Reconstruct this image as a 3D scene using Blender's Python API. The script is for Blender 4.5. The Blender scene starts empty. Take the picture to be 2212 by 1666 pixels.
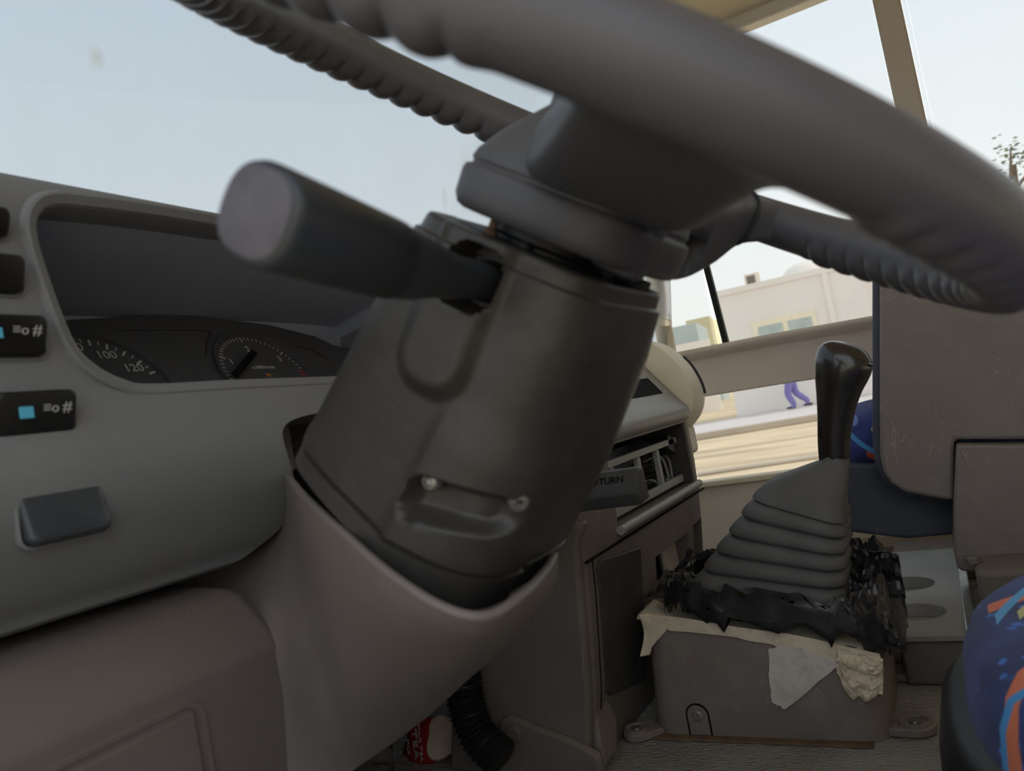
import bpy, bmesh, math, random
from math import *
from mathutils import Vector as V, Matrix, noise
random.seed(7)
S = bpy.context.scene
COL = S.collection

# ------------------------------------------------------------------ camera
F = 1650.0                      # focal length in px of the 2212 x 1666 frame
CAM = V((0, 0, .42))
def _basis(yaw, pitch, roll):
    a, p, r = radians(yaw), radians(pitch), radians(roll)
    f = V((cos(a)*cos(p), sin(a)*cos(p), sin(p)))
    r0 = V((sin(a), -cos(a), 0)); u0 = r0.cross(f)
    return f, r0*cos(r) - u0*sin(r), r0*sin(r) + u0*cos(r)
cf, cr, cu = _basis(28.5, 2.8, 10.5)
cam = bpy.data.objects.new('camera', bpy.data.cameras.new('camera'))
COL.objects.link(cam)
m = Matrix((cr, cu, -cf)).transposed().to_4x4(); m.translation = CAM
cam.matrix_world = m
cam.data.sensor_fit = 'HORIZONTAL'; cam.data.sensor_width = 36
cam.data.lens = 36*F/2212
cam.data.clip_start = .01; cam.data.clip_end = 500
cam.data.dof.use_dof = True
cam.data.dof.focus_distance = 1.05
cam.data.dof.aperture_fstop = 9.0
S.camera = cam

# ------------------------------------------------------------------ world, sun, exposure
def lin(c):
    return tuple((x/255/12.92 if x/255 <= .04045 else ((x/255+.055)/1.055)**2.4) for x in c)
W = bpy.data.worlds.new('hazy_sky'); S.world = W; W.use_nodes = True
wn = W.node_tree; wn.nodes.clear()
wo = wn.nodes.new('ShaderNodeOutputWorld'); wb = wn.nodes.new('ShaderNodeBackground')
tc = wn.nodes.new('ShaderNodeTexCoord'); sp = wn.nodes.new('ShaderNodeSeparateXYZ'); rp = wn.nodes.new('ShaderNodeValToRGB')
wn.links.new(tc.outputs['Generated'], sp.inputs[0]); wn.links.new(sp.outputs['Z'], rp.inputs[0])
wn.links.new(rp.outputs[0], wb.inputs[0]); wn.links.new(wb.outputs[0], wo.inputs[0])
e = rp.color_ramp.elements
e[0].position = 0; e[0].color = (.92, .92, .89, 1)
e[1].position = .6; e[1].color = (.70, .80, .90, 1)
k = e.new(.18); k.color = (.87, .91, .92, 1)
wb.inputs[1].default_value = 1.5
sun = bpy.data.objects.new('sun', bpy.data.lights.new('sun', 'SUN')); COL.objects.link(sun)
sun.data.energy = 2.2; sun.data.color = (1, .9, .74); sun.data.angle = radians(2)
sun.rotation_euler = V((-.25, .75, -.85)).to_track_quat('-Z', 'Y').to_euler()
S.view_settings.view_transform = 'Standard'; S.view_settings.look = 'None'
S.view_settings.exposure = 0.0; S.view_settings.gamma = 1.0
S.view_settings.use_curve_mapping = False

# ------------------------------------------------------------------ helpers
def ray(x, y): return cf + cr*((x-1106)/F) + cu*((833-y)/F)
def P(x, y, d): return CAM + ray(x, y)*d
def ax(x, y, X): k = ray(x, y); return CAM + k*((X-CAM.x)/k.x)
def ay(x, y, Y): k = ray(x, y); return CAM + k*((Y-CAM.y)/k.y)
def az(x, y, Z): k = ray(x, y); return CAM + k*((Z-CAM.z)/k.z)
def sstep(a, b, x):
    if a == b: return float(x > a)
    t = min(1, max(0, (x-a)/(b-a))); return t*t*(3-2*t)
def nz(p, s=1., seed=0.): return noise.noise(V(p)*s + V((seed, seed*1.7, -seed)))

def nodes_of(mat):
    mat.use_nodes = True; nt = mat.node_tree
    return nt, nt.nodes['Principled BSDF']
def plastic(name, col, rough=.5, var=.12, vscale=9., bump=.15, bscale=500., spec=.4, dust=0., dcol=(150, 140, 130), dscale=25., metal=0., coat=0., scratch=0.):
    mat = bpy.data.materials.new(name); nt, b = nodes_of(mat)
    N, L = nt.nodes, nt.links
    t = N.new('ShaderNodeTexCoord')
    n1 = N.new('ShaderNodeTexNoise'); n1.inputs['Scale'].default_value = vscale; n1.inputs['Detail'].default_value = 6
    L.new(t.outputs['Object'], n1.inputs['Vector'])
    r = N.new('ShaderNodeValToRGB'); c = lin(col)
    r.color_ramp.elements[0].position = .3; r.color_ramp.elements[1].position = .7
    r.color_ramp.elements[0].color = tuple(max(0, x*(1-var)) for x in c)+(1,)
    r.color_ramp.elements[1].color = tuple(min(1, x*(1+var)) for x in c)+(1,)
    L.new(n1.outputs['Fac'], r.inputs[0]); src = r.outputs[0]
    if dust:
        n2 = N.new('ShaderNodeTexNoise'); n2.inputs['Scale'].default_value = dscale; n2.inputs['Detail'].default_value = 9; n2.inputs['Roughness'].default_value = .7
        L.new(t.outputs['Object'], n2.inputs['Vector'])
        mr = N.new('ShaderNodeMapRange'); mr.inputs[1].default_value = .5; mr.inputs[2].default_value = .75; mr.inputs[4].default_value = dust
        L.new(n2.outputs['Fac'], mr.inputs[0])
        mx = N.new('ShaderNodeMix'); mx.data_type = 'RGBA'; mx.inputs[7].default_value = lin(dcol)+(1,)
        L.new(mr.outputs[0], mx.inputs[0]); L.new(src, mx.inputs[6]); src = mx.outputs[2]
    if scratch:
        for sc_, sd_, rot in ((30., 3.1, (.4, .9, 0)), (46., 8.7, (1.1, -.5, .6))):
            mp = N.new('ShaderNodeMapping'); mp.inputs['Scale'].default_value = (1, 1, .28); mp.inputs['Rotation'].default_value = rot; mp.inputs['Location'].default_value = (sd_, sd_, 0)
            L.new(t.outputs['Object'], mp.inputs[0])
            ns = N.new('ShaderNodeTexNoise'); ns.inputs['Scale'].default_value = sc_; ns.inputs['Detail'].default_value = 1; L.new(mp.outputs[0], ns.inputs['Vector'])
            su = N.new('ShaderNodeMath'); su.operation = 'SUBTRACT'; su.inputs[1].default_value = .5; L.new(ns.outputs['Fac'], su.inputs[0])
            ab = N.new('ShaderNodeMath'); ab.operation = 'ABSOLUTE'; L.new(su.outputs[0], ab.inputs[0])
            m1 = N.new('ShaderNodeMapRange'); m1.inputs[1].default_value = .0045; m1.inputs[2].default_value = .001; m1.inputs[3].default_value = 0; m1.inputs[4].default_value = scratch; L.new(ab.outputs[0], m1.inputs[0])
            nm = N.new('ShaderNodeTexNoise'); nm.inputs['Scale'].default_value = 19; nm.inputs['Detail'].default_value = 4; L.new(t.outputs['Object'], nm.inputs['Vector'])
            m2 = N.new('ShaderNodeMapRange'); m2.inputs[1].default_value = .55; m2.inputs[2].default_value = .66; L.new(nm.outputs['Fac'], m2.inputs[0])
            mm = N.new('ShaderNodeMath'); mm.operation = 'MULTIPLY'; L.new(m1.outputs[0], mm.inputs[0]); L.new(m2.outputs[0], mm.inputs[1])
            mx = N.new('ShaderNodeMix'); mx.data_type = 'RGBA'; mx.inputs[7].default_value = lin(tuple(min(255, q*1.7) for q in col))+(1,)
            L.new(mm.outputs[0], mx.inputs[0]); L.new(src, mx.inputs[6]); src = mx.outputs[2]
    L.new(src, b.inputs['Base Color'])
    b.inputs['Roughness'].default_value = rough; b.inputs['Specular IOR Level'].default_value = spec
    b.inputs['Metallic'].default_value = metal
    if coat: b.inputs['Coat Weight'].default_value = coat; b.inputs['Coat Roughness'].default_value = .08
    if bump:
        n3 = N.new('ShaderNodeTexNoise'); n3.inputs['Scale'].default_value = bscale; n3.inputs['Detail'].default_value = 2
        L.new(t.outputs['Object'], n3.inputs['Vector'])
        bp = N.new('ShaderNodeBump'); bp.inputs['Strength'].default_value = bump; bp.inputs['Distance'].default_value = .001
        L.new(n3.outputs['Fac'], bp.inputs['Height']); L.new(bp.outputs[0], b.inputs['Normal'])
    return mat

class MB:
    def __init__(s): s.v = []; s.f = []
    def add(s, vs, fs):
        o = len(s.v); s.v += [V(x) for x in vs]; s.f += [tuple(i+o for i in f) for f in fs]; return s
    def loft(s, rings, closed=True, cap0=False, cap1=False):
        n = len(rings[0]); vs = [p for r in rings for p in r]; fs = []
        for i in range(len(rings)-1):
            for j in range(n if closed else n-1):
                k = (j+1) % n
                fs.append((i*n+j, i*n+k, (i+1)*n+k, (i+1)*n+j))
        if cap0: fs.append(tuple(range(n-1, -1, -1)))
        if cap1: fs.append(tuple((len(rings)-1)*n+j for j in range(n)))
        return s.add(vs, fs)
    def box(s, c, h, rot=None):
        c = V(c); R = rot or Matrix.Identity(3)
        vs = [c + R @ V((h[0]*a, h[1]*b, h[2]*d)) for a in (-1, 1) for b in (-1, 1) for d in (-1, 1)]
        return s.add(vs, [(0, 1, 3, 2), (4, 6, 7, 5), (0, 4, 5, 1), (2, 3, 7, 6), (0, 2, 6, 4), (1, 5, 7, 3)])
    def tube(s, path, rad, n=14, cap=True):
        path = [V(p) for p in path]; rings = []
        if not isinstance(rad, (list, tuple)): rad = [rad]*len(path)
        up = None
        for i, p in enumerate(path):
            t = (path[min(i+1, len(path)-1)] - path[max(i-1, 0)]).normalized()
            if up is None: up = V((0, 0, 1)) if abs(t.z) < .9 else V((1, 0, 0))
            a = (up - t*up.dot(t)).normalized(); b = t.cross(a); up = a
            rings.append([p + (a*cos(2*pi*j/n) + b*sin(2*pi*j/n))*rad[i] for j in range(n)])
        return s.loft(rings, True, cap, cap)
    def prism(s, pts, off):
        pts = [V(p) for p in pts]; off = V(off); n = len(pts)
        vs = pts + [p+off for p in pts]
        fs = [tuple(range(n-1, -1, -1)), tuple(range(n, 2*n))] + [(i, (i+1) % n, n+(i+1) % n, n+i) for i in range(n)]
        return s.add(vs, fs)
    def rev(s, o, axis, prof, n=28, cap=True):
        """prof: (distance along the axis, radius)"""
        o = V(o); ax_ = V(axis).normalized(); a = ax_.orthogonal().normalized(); b = ax_.cross(a)
        rings = [[o + ax_*h + (a*cos(2*pi*j/n)+b*sin(2*pi*j/n))*r for j in range(n)] for h, r in prof]
        return s.loft(rings, True, cap, cap)
    def grid(s, fn, nu, nv):
        vs = [fn(i/nu, j/nv) for i in range(nu+1) for j in range(nv+1)]
        return s.add(vs, [(i*(nv+1)+j, (i+1)*(nv+1)+j, (i+1)*(nv+1)+j+1, i*(nv+1)+j+1) for i in range(nu) for j in range(nv)])
    def build(s, name, mat, parent=None, angle=38, bevel=0, seg=2, solid=0, sub=0, smooth=True, fix=True, soff=-1):
        me = bpy.data.meshes.new(name); me.from_pydata([tuple(v) for v in s.v], [], s.f)
        if fix:
            bm = bmesh.new(); bm.from_mesh(me)
            bmesh.ops.remove_doubles(bm, verts=bm.verts, dist=1e-6)
            bmesh.ops.recalc_face_normals(bm, faces=bm.faces); bm.to_mesh(me); bm.free()
        o = bpy.data.objects.new(name, me); COL.objects.link(o)
        me.materials.append(mat)
        if smooth:
            me.shade_smooth(); me.set_sharp_from_angle(angle=radians(angle))
        else: me.shade_flat()
        if parent is not None: par(o, parent)
        if solid:
            md = o.modifiers.new('solid', 'SOLIDIFY'); md.thickness = solid; md.offset = soff
        if sub:
            md = o.modifiers.new('sub', 'SUBSURF'); md.levels = sub; md.render_levels = sub
        if bevel:
            md = o.modifiers.new('bevel', 'BEVEL'); md.width = bevel; md.segments = seg; md.limit_method = 'ANGLE'; md.angle_limit = radians(30); md.harden_normals = False
            if smooth: me.set_sharp_from_angle(angle=radians(80))
        return o
def _world(o):
    m = Matrix.Translation(o.location) if o.parent is None else o.parent_world
    return m
def par(o, p):
    o.parent = p
    o.matrix_parent_inverse = Matrix.Translation(-origin(p))
def origin(o):
    # only empties carry a location; meshes are built in world coordinates
    return V(o.location) if o.parent is None else V((0, 0, 0)) if o.type != 'EMPTY' else V(o.location)
def par_mesh(o, p): o.parent = p; o.matrix_parent_inverse = Matrix.Identity(4)
def thing(name, label, cat, loc, group=None):
    o = bpy.data.objects.new(name, None); COL.objects.link(o); o.location = loc
    o.empty_display_size = .05
    o['label'] = label; o['category'] = cat
    if group: o['group'] = group
    return o
def tag(o, label=None, cat=None, group=None, kind=None):
    if label: o['label'] = label
    if cat: o['category'] = cat
    if group: o['group'] = group
    if kind: o['kind'] = kind
    return o
def bake(o):
    """apply the modifiers of o to its mesh"""
    dg = bpy.context.evaluated_depsgraph_get(); dg.update()
    me = bpy.data.meshes.new_from_object(o.evaluated_get(dg))
    old = o.data; o.modifiers.clear(); o.data = me; me.name = o.name
    return o
def cut(o, cutter):
    md = o.modifiers.new('cut', 'BOOLEAN'); md.operation = 'DIFFERENCE'; md.object = cutter; md.solver = 'EXACT'
    bake(o); bpy.data.objects.remove(cutter)
    return o
def text(name, s, mat, parent, M, size, align='CENTER', extrude=.0002, offset=0.):
    cu_ = bpy.data.curves.new(name, 'FONT'); cu_.body = s; cu_.size = size; cu_.align_x = align; cu_.align_y = 'CENTER'
    cu_.extrude = extrude; cu_.resolution_u = 3; cu_.offset = offset
    t = bpy.data.objects.new(name, cu_); COL.objects.link(t); t.matrix_world = M
    bpy.context.view_layer.update()
    dg = bpy.context.evaluated_depsgraph_get()
    me = bpy.data.meshes.new_from_object(t.evaluated_get(dg)); me.transform(M)
    bpy.data.objects.remove(t); bpy.data.curves.remove(cu_)
    o = bpy.data.objects.new(name, me); COL.objects.link(o); me.materials.clear(); me.materials.append(mat); me.name = name
    if parent is not None: par(o, parent)
    return o
def frame(o, xdir, ydir):
    x = V(xdir).normalized(); z = x.cross(V(ydir)).normalized(); y = z.cross(x)
    m = Matrix((x, y, z)).transposed().to_4x4(); m.translation = V(o); return m
def cr_(pts, t):
    n = len(pts)-1; x = min(max(t, 0), 1)*n; i = min(int(x), n-1); f = x-i
    p0, p1, p2, p3 = pts[max(i-1, 0)], pts[i], pts[i+1], pts[min(i+2, n)]
    return (p1*2 + (p2-p0)*f + (p0*2-p1*5+p2*4-p3)*f*f + (p1*3-p0-p2*3+p3)*f**3)*.5
def spline(pts, n): pts = [V(p) for p in pts]; return [cr_(pts, i/n) for i in range(n+1)]
def lerp1(tab, t):
    if t <= tab[0][0]: return tab[0][1]
    for (a, x), (b, y) in zip(tab, tab[1:]):
        if t <= b: return x+(y-x)*(t-a)/(b-a)
    return tab[-1][1]
def rrect(hx, hy, r, n=6):
    out = []
    for sx, sy, a0 in ((1, 1, 0), (-1, 1, 90), (-1, -1, 180), (1, -1, 270)):
        for i in range(n+1):
            a = radians(a0+90*i/n); out.append((sx*(hx-r)+r*cos(a), sy*(hy-r)+r*sin(a)))
    return out

# ------------------------------------------------------------------ materials
M = dict(
    column=plastic('black_brown_plastic', (57, 54, 52), .38, .10, 14, .25, 900, .4, .10),
    wheel=plastic('wheel_vinyl', (86, 85, 90), .34, .10, 20, .35, 1400, .45),
    hub=plastic('hub_plastic', (82, 82, 86), .5, .08, 20, .3, 900, .4),
    stalk=plastic('stalk_plastic', (58, 62, 68), .38, .06, 20, .1, 900, .45),
    dash=plastic('dash_grey_plastic', (124, 126, 129), .55, .08, 8, .3, 900, .35, .12, (170, 160, 150), 14),
    knee=plastic('brown_panel_plastic', (118, 108, 103), .5, .07, 7, .3, 900, .4, .12, (176, 164, 156), 12),
    console=plastic('console_plastic', (112, 103, 96), .55, .1, 10, .3, 700, .35, .25, (140, 130, 118), 30, scratch=.4),
    consoledark=plastic('console_dark_plastic', (62, 60, 59), .55, .15, 14, .3, 700, .35, .2, (110, 104, 98), 30),
    silver=plastic('silver_trim', (150, 150, 146), .42, .06, 10, .15, 700, .4, .15, (170, 165, 155), 30),
    black=plastic('black_plastic', (28, 28, 30), .45, .2, 20, .15, 600, .4),
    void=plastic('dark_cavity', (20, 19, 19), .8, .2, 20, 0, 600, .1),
    cluster=plastic('cluster_black', (76, 76, 79), .45, .05, 20, 0, 600, .35),
    hood=plastic('hood_lining', (164, 171, 188), .7, .05, 8, .2, 900, .2),
    white=plastic('dial_print', (190, 190, 186), .6, .02, 10, 0),
    red=plastic('red_print', (205, 62, 58), .6, .02, 10, 0),
    orange=plastic('orange_print', (226, 150, 60), .6, .02, 10, 0),
    cyan=plastic('cyan_print', (90, 190, 225), .6, .02, 10, 0),
    rubber=plastic('boot_rubber', (92, 91, 90), .62, .15, 16, .25, 500, .35, .3, (104, 102, 98), 40),
    knob=plastic('knob_gloss', (40, 37, 35), .26, .15, 12, .05, 300, .5, coat=.4),
    housing=plastic('housing_plastic', (130, 119, 112), .55, .08, 12, .35, 500, .35, .4, (158, 150, 142), 28, scratch=.3),
    tape=plastic('paper_tape', (228, 212, 188), .85, .12, 30, .5, 220, .15, .45, (130, 112, 92), 60),
    tapegrey=plastic('paper_tape_grey', (216, 206, 196), .85, .12, 30, .5, 220, .15, .4, (120, 108, 96), 45),
    bag=plastic('black_plastic_sheet', (44, 43, 45), .27, .25, 40, .1, 300, .5, .18, (120, 118, 116), 40),
    tray=plastic('worn_grey_tray', (142, 139, 134), .4, .12, 8, .2, 300, .45, .6, (176, 170, 162), 14, scratch=.4),
    seatshell=plastic('seat_shell', (128, 118, 113), .55, .07, 10, .3, 700, .35, .2, (166, 156, 148), 30, scratch=.55),
    seatside=plastic('seat_side_navy', (72, 75, 84), .6, .08, 10, .25, 800, .3, scratch=.4),
    beige=plastic('beige_trim', (242, 230, 202), .5, .06, 6, .2, 500, .35),
    lining=plastic('wall_lining', (214, 210, 204), .6, .04, 5, .2, 400, .3),
    bar=plastic('door_bar_beige', (238, 224, 208), .55, .05, 6, .2, 500, .3),
    ceiling=plastic('ceiling_beige', (222, 212, 186), .8, .05, 6, .2, 300, .2),
    pillar=plastic('pillar_grey', (190, 182, 173), .6, .05, 6, .2, 500, .3),
    rubberseal=plastic('rubber_seal', (30, 34, 32), .6, .1, 20, .1, 500, .3),
    metal=plastic('zinc_metal', (165, 168, 168), .35, .2, 40, .1, 300, .5, .3, (90, 84, 78), 60, metal=.8),
    screw=plastic('screw_metal', (150, 146, 142), .4, .25, 90, .1, 300, .5, .3, (70, 66, 62), 200, metal=.7),
    wallw=plastic('white_render_wall', (238, 230, 222), .9, .04, .6, .2, 30, .1),
    walls=plastic('pavement_grey', (214, 206, 204), .9, .04, .6, .2, 30, .1),  # plain pale grey of the pavement
    winglass=plastic('house_window', (178, 190, 184), .25, .15, 2, 0, 30, .5),
    kerb=plastic('kerb_concrete', (196, 182, 164), .9, .08, 1, .3, 20, .1),
    leaf=plastic('leaf_green', (108, 122, 84), .7, .25, 2, 0, 30, .2),
    bark=plastic('bark', (104, 86, 70), .9, .2, 3, .3, 30, .1),
    purple=plastic('purple_cloth', (128, 120, 178), .9, .08, 4, .2, 60, .1),
    skin=plastic('skin', (142, 100, 78), .6, .05, 4, .1, 60, .3),
    shoe=plastic('dark_shoe', (58, 56, 66), .7, .05, 4, .1, 60, .3),
    cupred=plastic('cup_red', (176, 44, 48), .6, .1, 40, .1, 200, .3),
    cupcream=plastic('cup_cream', (206, 186, 166), .8, .08, 40, .3, 200, .2, .3, (120, 116, 110), 60),
    rag=plastic('dusty_rag', (120, 112, 102), .9, .25, 20, .8, 120, .1),
    rust=plastic('rusty_bracket', (112, 92, 76), .8, .3, 40, .4, 200, .2),
    yellowtrim=plastic('far_roof', (214, 204, 168), .8, .1, .4, 0),
    far=plastic('far_haze', (178, 190, 190), .9, .12, .3, 0),
)
def glass(name, tint, dust, dcol, streak=False, smears=()):
    mat = bpy.data.materials.new(name); mat.use_nodes = True; nt = mat.node_tree; N, L = nt.nodes, nt.links
    N.clear(); out = N.new('ShaderNodeOutputMaterial')
    tr = N.new('ShaderNodeBsdfTransparent'); tr.inputs[0].default_value = tint+(1,)
    gl = N.new('ShaderNodeBsdfGlossy'); gl.inputs['Roughness'].default_value = .03
    fr = N.new('ShaderNodeFresnel'); fr.inputs[0].default_value = 1.2
    m1 = N.new('ShaderNodeMixShader'); L.new(fr.outputs[0], m1.inputs[0]); L.new(tr.outputs[0], m1.inputs[1]); L.new(gl.outputs[0], m1.inputs[2])
    tl = N.new('ShaderNodeBsdfTranslucent'); tl.inputs[0].default_value = lin(dcol)+(1,)
    t = N.new('ShaderNodeTexCoord'); mp = N.new('ShaderNodeMapping'); L.new(t.outputs['Object'], mp.inputs[0])
    mp.inputs['Scale'].default_value = (1, 1, .35 if streak else 1)
    n = N.new('ShaderNodeTexNoise'); n.inputs['Scale'].default_value = 6; n.inputs['Detail'].default_value = 9; n.inputs['Roughness'].default_value = .65
    L.new(mp.outputs[0], n.inputs['Vector'])
    mr = N.new('ShaderNodeMapRange'); mr.inputs[1].default_value = .35; mr.inputs[2].default_value = .8; mr.inputs[3].default_value = dust*.3; mr.inputs[4].default_value = dust
    L.new(n.outputs['Fac'], mr.inputs[0])
    fac_o = mr.outputs[0]
    if smears:
        sx = N.new('ShaderNodeSeparateXYZ'); L.new(t.outputs['Object'], sx.inputs[0])
        cb_ = N.new('ShaderNodeCombineXYZ'); L.new(sx.outputs['X'], cb_.inputs[0]); L.new(sx.outputs['Z'], cb_.inputs[1])
        n2 = N.new('ShaderNodeTexNoise'); n2.inputs['Scale'].default_value = 70; n2.inputs['Detail'].default_value = 6; L.new(mp.outputs[0], n2.inputs['Vector'])
        for x0, z0, rx, rz, st_ in smears:
            sb_ = N.new('ShaderNodeVectorMath'); sb_.operation = 'SUBTRACT'; sb_.inputs[1].default_value = (x0, z0, 0); L.new(cb_.outputs[0], sb_.inputs[0])
            dv_ = N.new('ShaderNodeVectorMath'); dv_.operation = 'DIVIDE'; dv_.inputs[1].default_value = (rx, rz, 1); L.new(sb_.outputs[0], dv_.inputs[0])
            ln = N.new('ShaderNodeVectorMath'); ln.operation = 'LENGTH'; L.new(dv_.outputs[0], ln.inputs[0])
            ad = N.new('ShaderNodeMath'); ad.operation = 'ADD'; L.new(ln.outputs['Value'], ad.inputs[0]); L.new(n2.outputs['Fac'], ad.inputs[1])
            m4 = N.new('ShaderNodeMapRange'); m4.inputs[1].default_value = 1.25; m4.inputs[2].default_value = .75; m4.inputs[3].default_value = 0; m4.inputs[4].default_value = st_; L.new(ad.outputs[0], m4.inputs[0])
            mx_ = N.new('ShaderNodeMath'); mx_.operation = 'MAXIMUM'; L.new(fac_o, mx_.inputs[0]); L.new(m4.outputs[0], mx_.inputs[1]); fac_o = mx_.outputs[0]
    m2 = N.new('ShaderNodeMixShader'); L.new(fac_o, m2.inputs[0]); L.new(m1.outputs[0], m2.inputs[1]); L.new(tl.outputs[0], m2.inputs[2])
    L.new(m2.outputs[0], out.inputs[0])
    return mat
M['windscreen'] = glass('dusty_windscreen', (.70, .72, .735), .08, (205, 205, 192), True, [(w.x, w.z, rx, rz, st_) for w, rx, rz, st_ in ((ay(955, 400, .74), .035, .10, .22), (ay(205, 125, .70), .020, .022, .3), (ay(925, 440, .74), .012, .05, .2))])
M['pane'] = glass('side_glass', (.82, .825, .82), .03, (235, 232, 222))

# ------------------------------------------------------------------ the setting: bus shell
def struct(o): o['kind'] = 'structure'; return o

def floor_mat():
    mat = plastic('ribbed_floor_vinyl', (150, 147, 144), .55, .15, 12, 0, 100, .35, .4, (150, 142, 132), 20)
    nt = mat.node_tree; N, L = nt.nodes, nt.links; b = N['Principled BSDF']; b.inputs['Roughness'].default_value = .42
    t = N.new('ShaderNodeTexCoord'); v = N.new('ShaderNodeTexVoronoi'); v.inputs['Scale'].default_value = 210
    mp = N.new('ShaderNodeMapping'); mp.inputs['Scale'].default_value = (1.6, .8, 1)
    L.new(t.outputs['Object'], mp.inputs[0]); L.new(mp.outputs[0], v.inputs['Vector'])
    bp = N.new('ShaderNodeBump'); bp.inputs['Strength'].default_value = 1.0; bp.inputs['Distance'].default_value = .0022; bp.invert = True
    L.new(v.outputs['Distance'], bp.inputs['Height']); L.new(bp.outputs[0], b.inputs['Normal'])
    return mat
M['floor'] = floor_mat()
fl = MB().box((.9, -.2, -.02), (1.0, .98, .02)).build('floor', M['floor']); struct(fl)
struct(MB().box((.95, -1.4, 1.30), (1.05, 2.0, .02)).build('ceiling', M['ceiling']))
# front wall below the windscreen (footwell)
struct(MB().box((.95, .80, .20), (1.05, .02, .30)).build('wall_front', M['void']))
# side walls
rw = MB()
rw.box((1.93, -1.75, .23), (.03, 1.65, .27))
rw.box((1.93, -.52, 1.285), (.03, 1.08, .03))
rw.box((1.93, -2.2, .88), (.03, 1.0, .40))
struct(rw.build('wall_right', M['lining'], bevel=.006))
lw = MB(); lw.box((-.13, -2.1, .5), (.03, 1.3, .8)); lw.box((-.13, .74, .8), (.03, .05, .5)); lw.box((-.13, -.05, -.1), (.03, .79, .36))  # last box: unseen low panel, added to block light bouncing off the ground
struct(lw.build('wall_left_and_blocker', M['lining'], bevel=.006))
struct(MB().box((.9, -3.38, .5), (1.05, .02, .8)).build('wall_back', M['lining']))

# windscreen
def wind(u, v):
    x = -.1 + 2.0*u
    b = .80 - .22*((x-.85)/1.05)**2
    return V((x, b-.13*v-.02, .53+.77*v))
ws = MB().grid(wind, 24, 8).build('window_1', M['windscreen'], solid=.004); struct(ws); ws['label'] = 'dusty windscreen above the dashboard'
# right front corner pillar, quarter window, entrance door
pl = MB().tube([(1.9, .575, .30), (1.9, .565, .80), (1.895, .50, 1.30)], .022, 10).build('trim_1', M['beige']); struct(pl)
pl = MB().box((1.905, -.062, .80), (.022, .026, .50)).build('trim_2', M['pillar'], bevel=.006); struct(pl)
pl = MB().box((1.90, -.094, .80), (.006, .004, .50)).build('trim_3', M['pane']); struct(pl)
wq = MB().box((1.915, .505, .90), (.002, .058, .39)).build('window_2', M['pane']); struct(wq)
wr = MB().box((1.915, -.66, .90), (.002, .56, .38)).build('window_3', M['pane']); struct(wr)

dr = bpy.data.objects.new('door_1', None); COL.objects.link(dr); dr.location = (1.9, .2, 0); struct(dr)
dr['label'] = 'glazed bus entrance door with a beige middle rail'
# seal between door and quarter window, leaning a little
MB().box((1.905, .443, .89), (.010, .007, .39), Matrix.Rotation(radians(-3), 3, 'X')).build('door_seal', M['rubberseal'], dr, bevel=.002)
MB().box((1.915, .20, .89), (.002, .235, .385)).build('pane', M['pane'], dr)
MB().box((1.915, .24, .29), (.002, .32, .115)).build('pane', M['pane'], dr)
prof = [(0, .395), (0, .47), (-.008, .488), (-.03, .494), (-.045, .505), (-.045, .515), (.03, .515), (.03, .395)]
rail = MB()
rail.loft([[V((1.885+a, y, z+dz)) for a, z in prof] for y, dz in ((.555, .004), (.3, 0), (-.05, -.012))], True, True, True)
rail.build('middle_rail', M['bar'], dr, bevel=.004)
MB().box((1.90, .24, .10), (.03, .34, .082)).build('lower_panel', M['bar'], dr, bevel=.006)
MB().box((1.875, .24, .187), (.022, .34, .007)).build('ledge', M['beige'], dr, bevel=.003)
MB().box((1.75, .24, -.22), (.16, .36, .02)).build('step', M['kerb'], dr, bevel=.003)
# inside step well wall
MB().box((1.90, .24, -.09), (.03, .34, .11)).build('kick_panel', M['kerb'], dr)

# ------------------------------------------------------------------ outside
GZ = -.85
def ground_mat():
    mat = plastic('sandy_ground', (222, 200, 168), .95, .08, .8, .3, 30, .1)
    nt = mat.node_tree; N, L = nt.nodes, nt.links; b = N['Principled BSDF']
    src = b.inputs['Base Color'].links[0].from_socket
    t = N.new('ShaderNodeTexCoord'); mp = N.new('ShaderNodeMapping'); mp.inputs['Scale'].default_value = (1.1, .16, 1); mp.inputs['Rotation'].default_value = (0, 0, radians(-8))
    L.new(t.outputs['Object'], mp.inputs[0])
    n = N.new('ShaderNodeTexNoise'); n.inputs['Scale'].default_value = 1.1; n.inputs['Detail'].default_value = 5; L.new(mp.outputs[0], n.inputs['Vector'])
    mr = N.new('ShaderNodeMapRange'); mr.inputs[1].default_value = .5; mr.inputs[2].default_value = .62; mr.inputs[4].default_value = .75; L.new(n.outputs['Fac'], mr.inputs[0])
    mx = N.new('ShaderNodeMix'); mx.data_type = 'RGBA'; mx.inputs[7].default_value = lin((176, 158, 134))+(1,)  # darker stripes: shadows across the sand, painted into the base colour
    L.new(mr.outputs[0], mx.inputs[0]); L.new(src, mx.inputs[6]); L.new(mx.outputs[2], b.inputs['Base Color'])
    return mat
g = MB().add([(-60, -60, GZ), (140, -60, GZ), (140, 140, GZ), (-60, 140, GZ)], [(0, 1, 2, 3)]).build('ground', ground_mat(), fix=False); struct(g)
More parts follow.
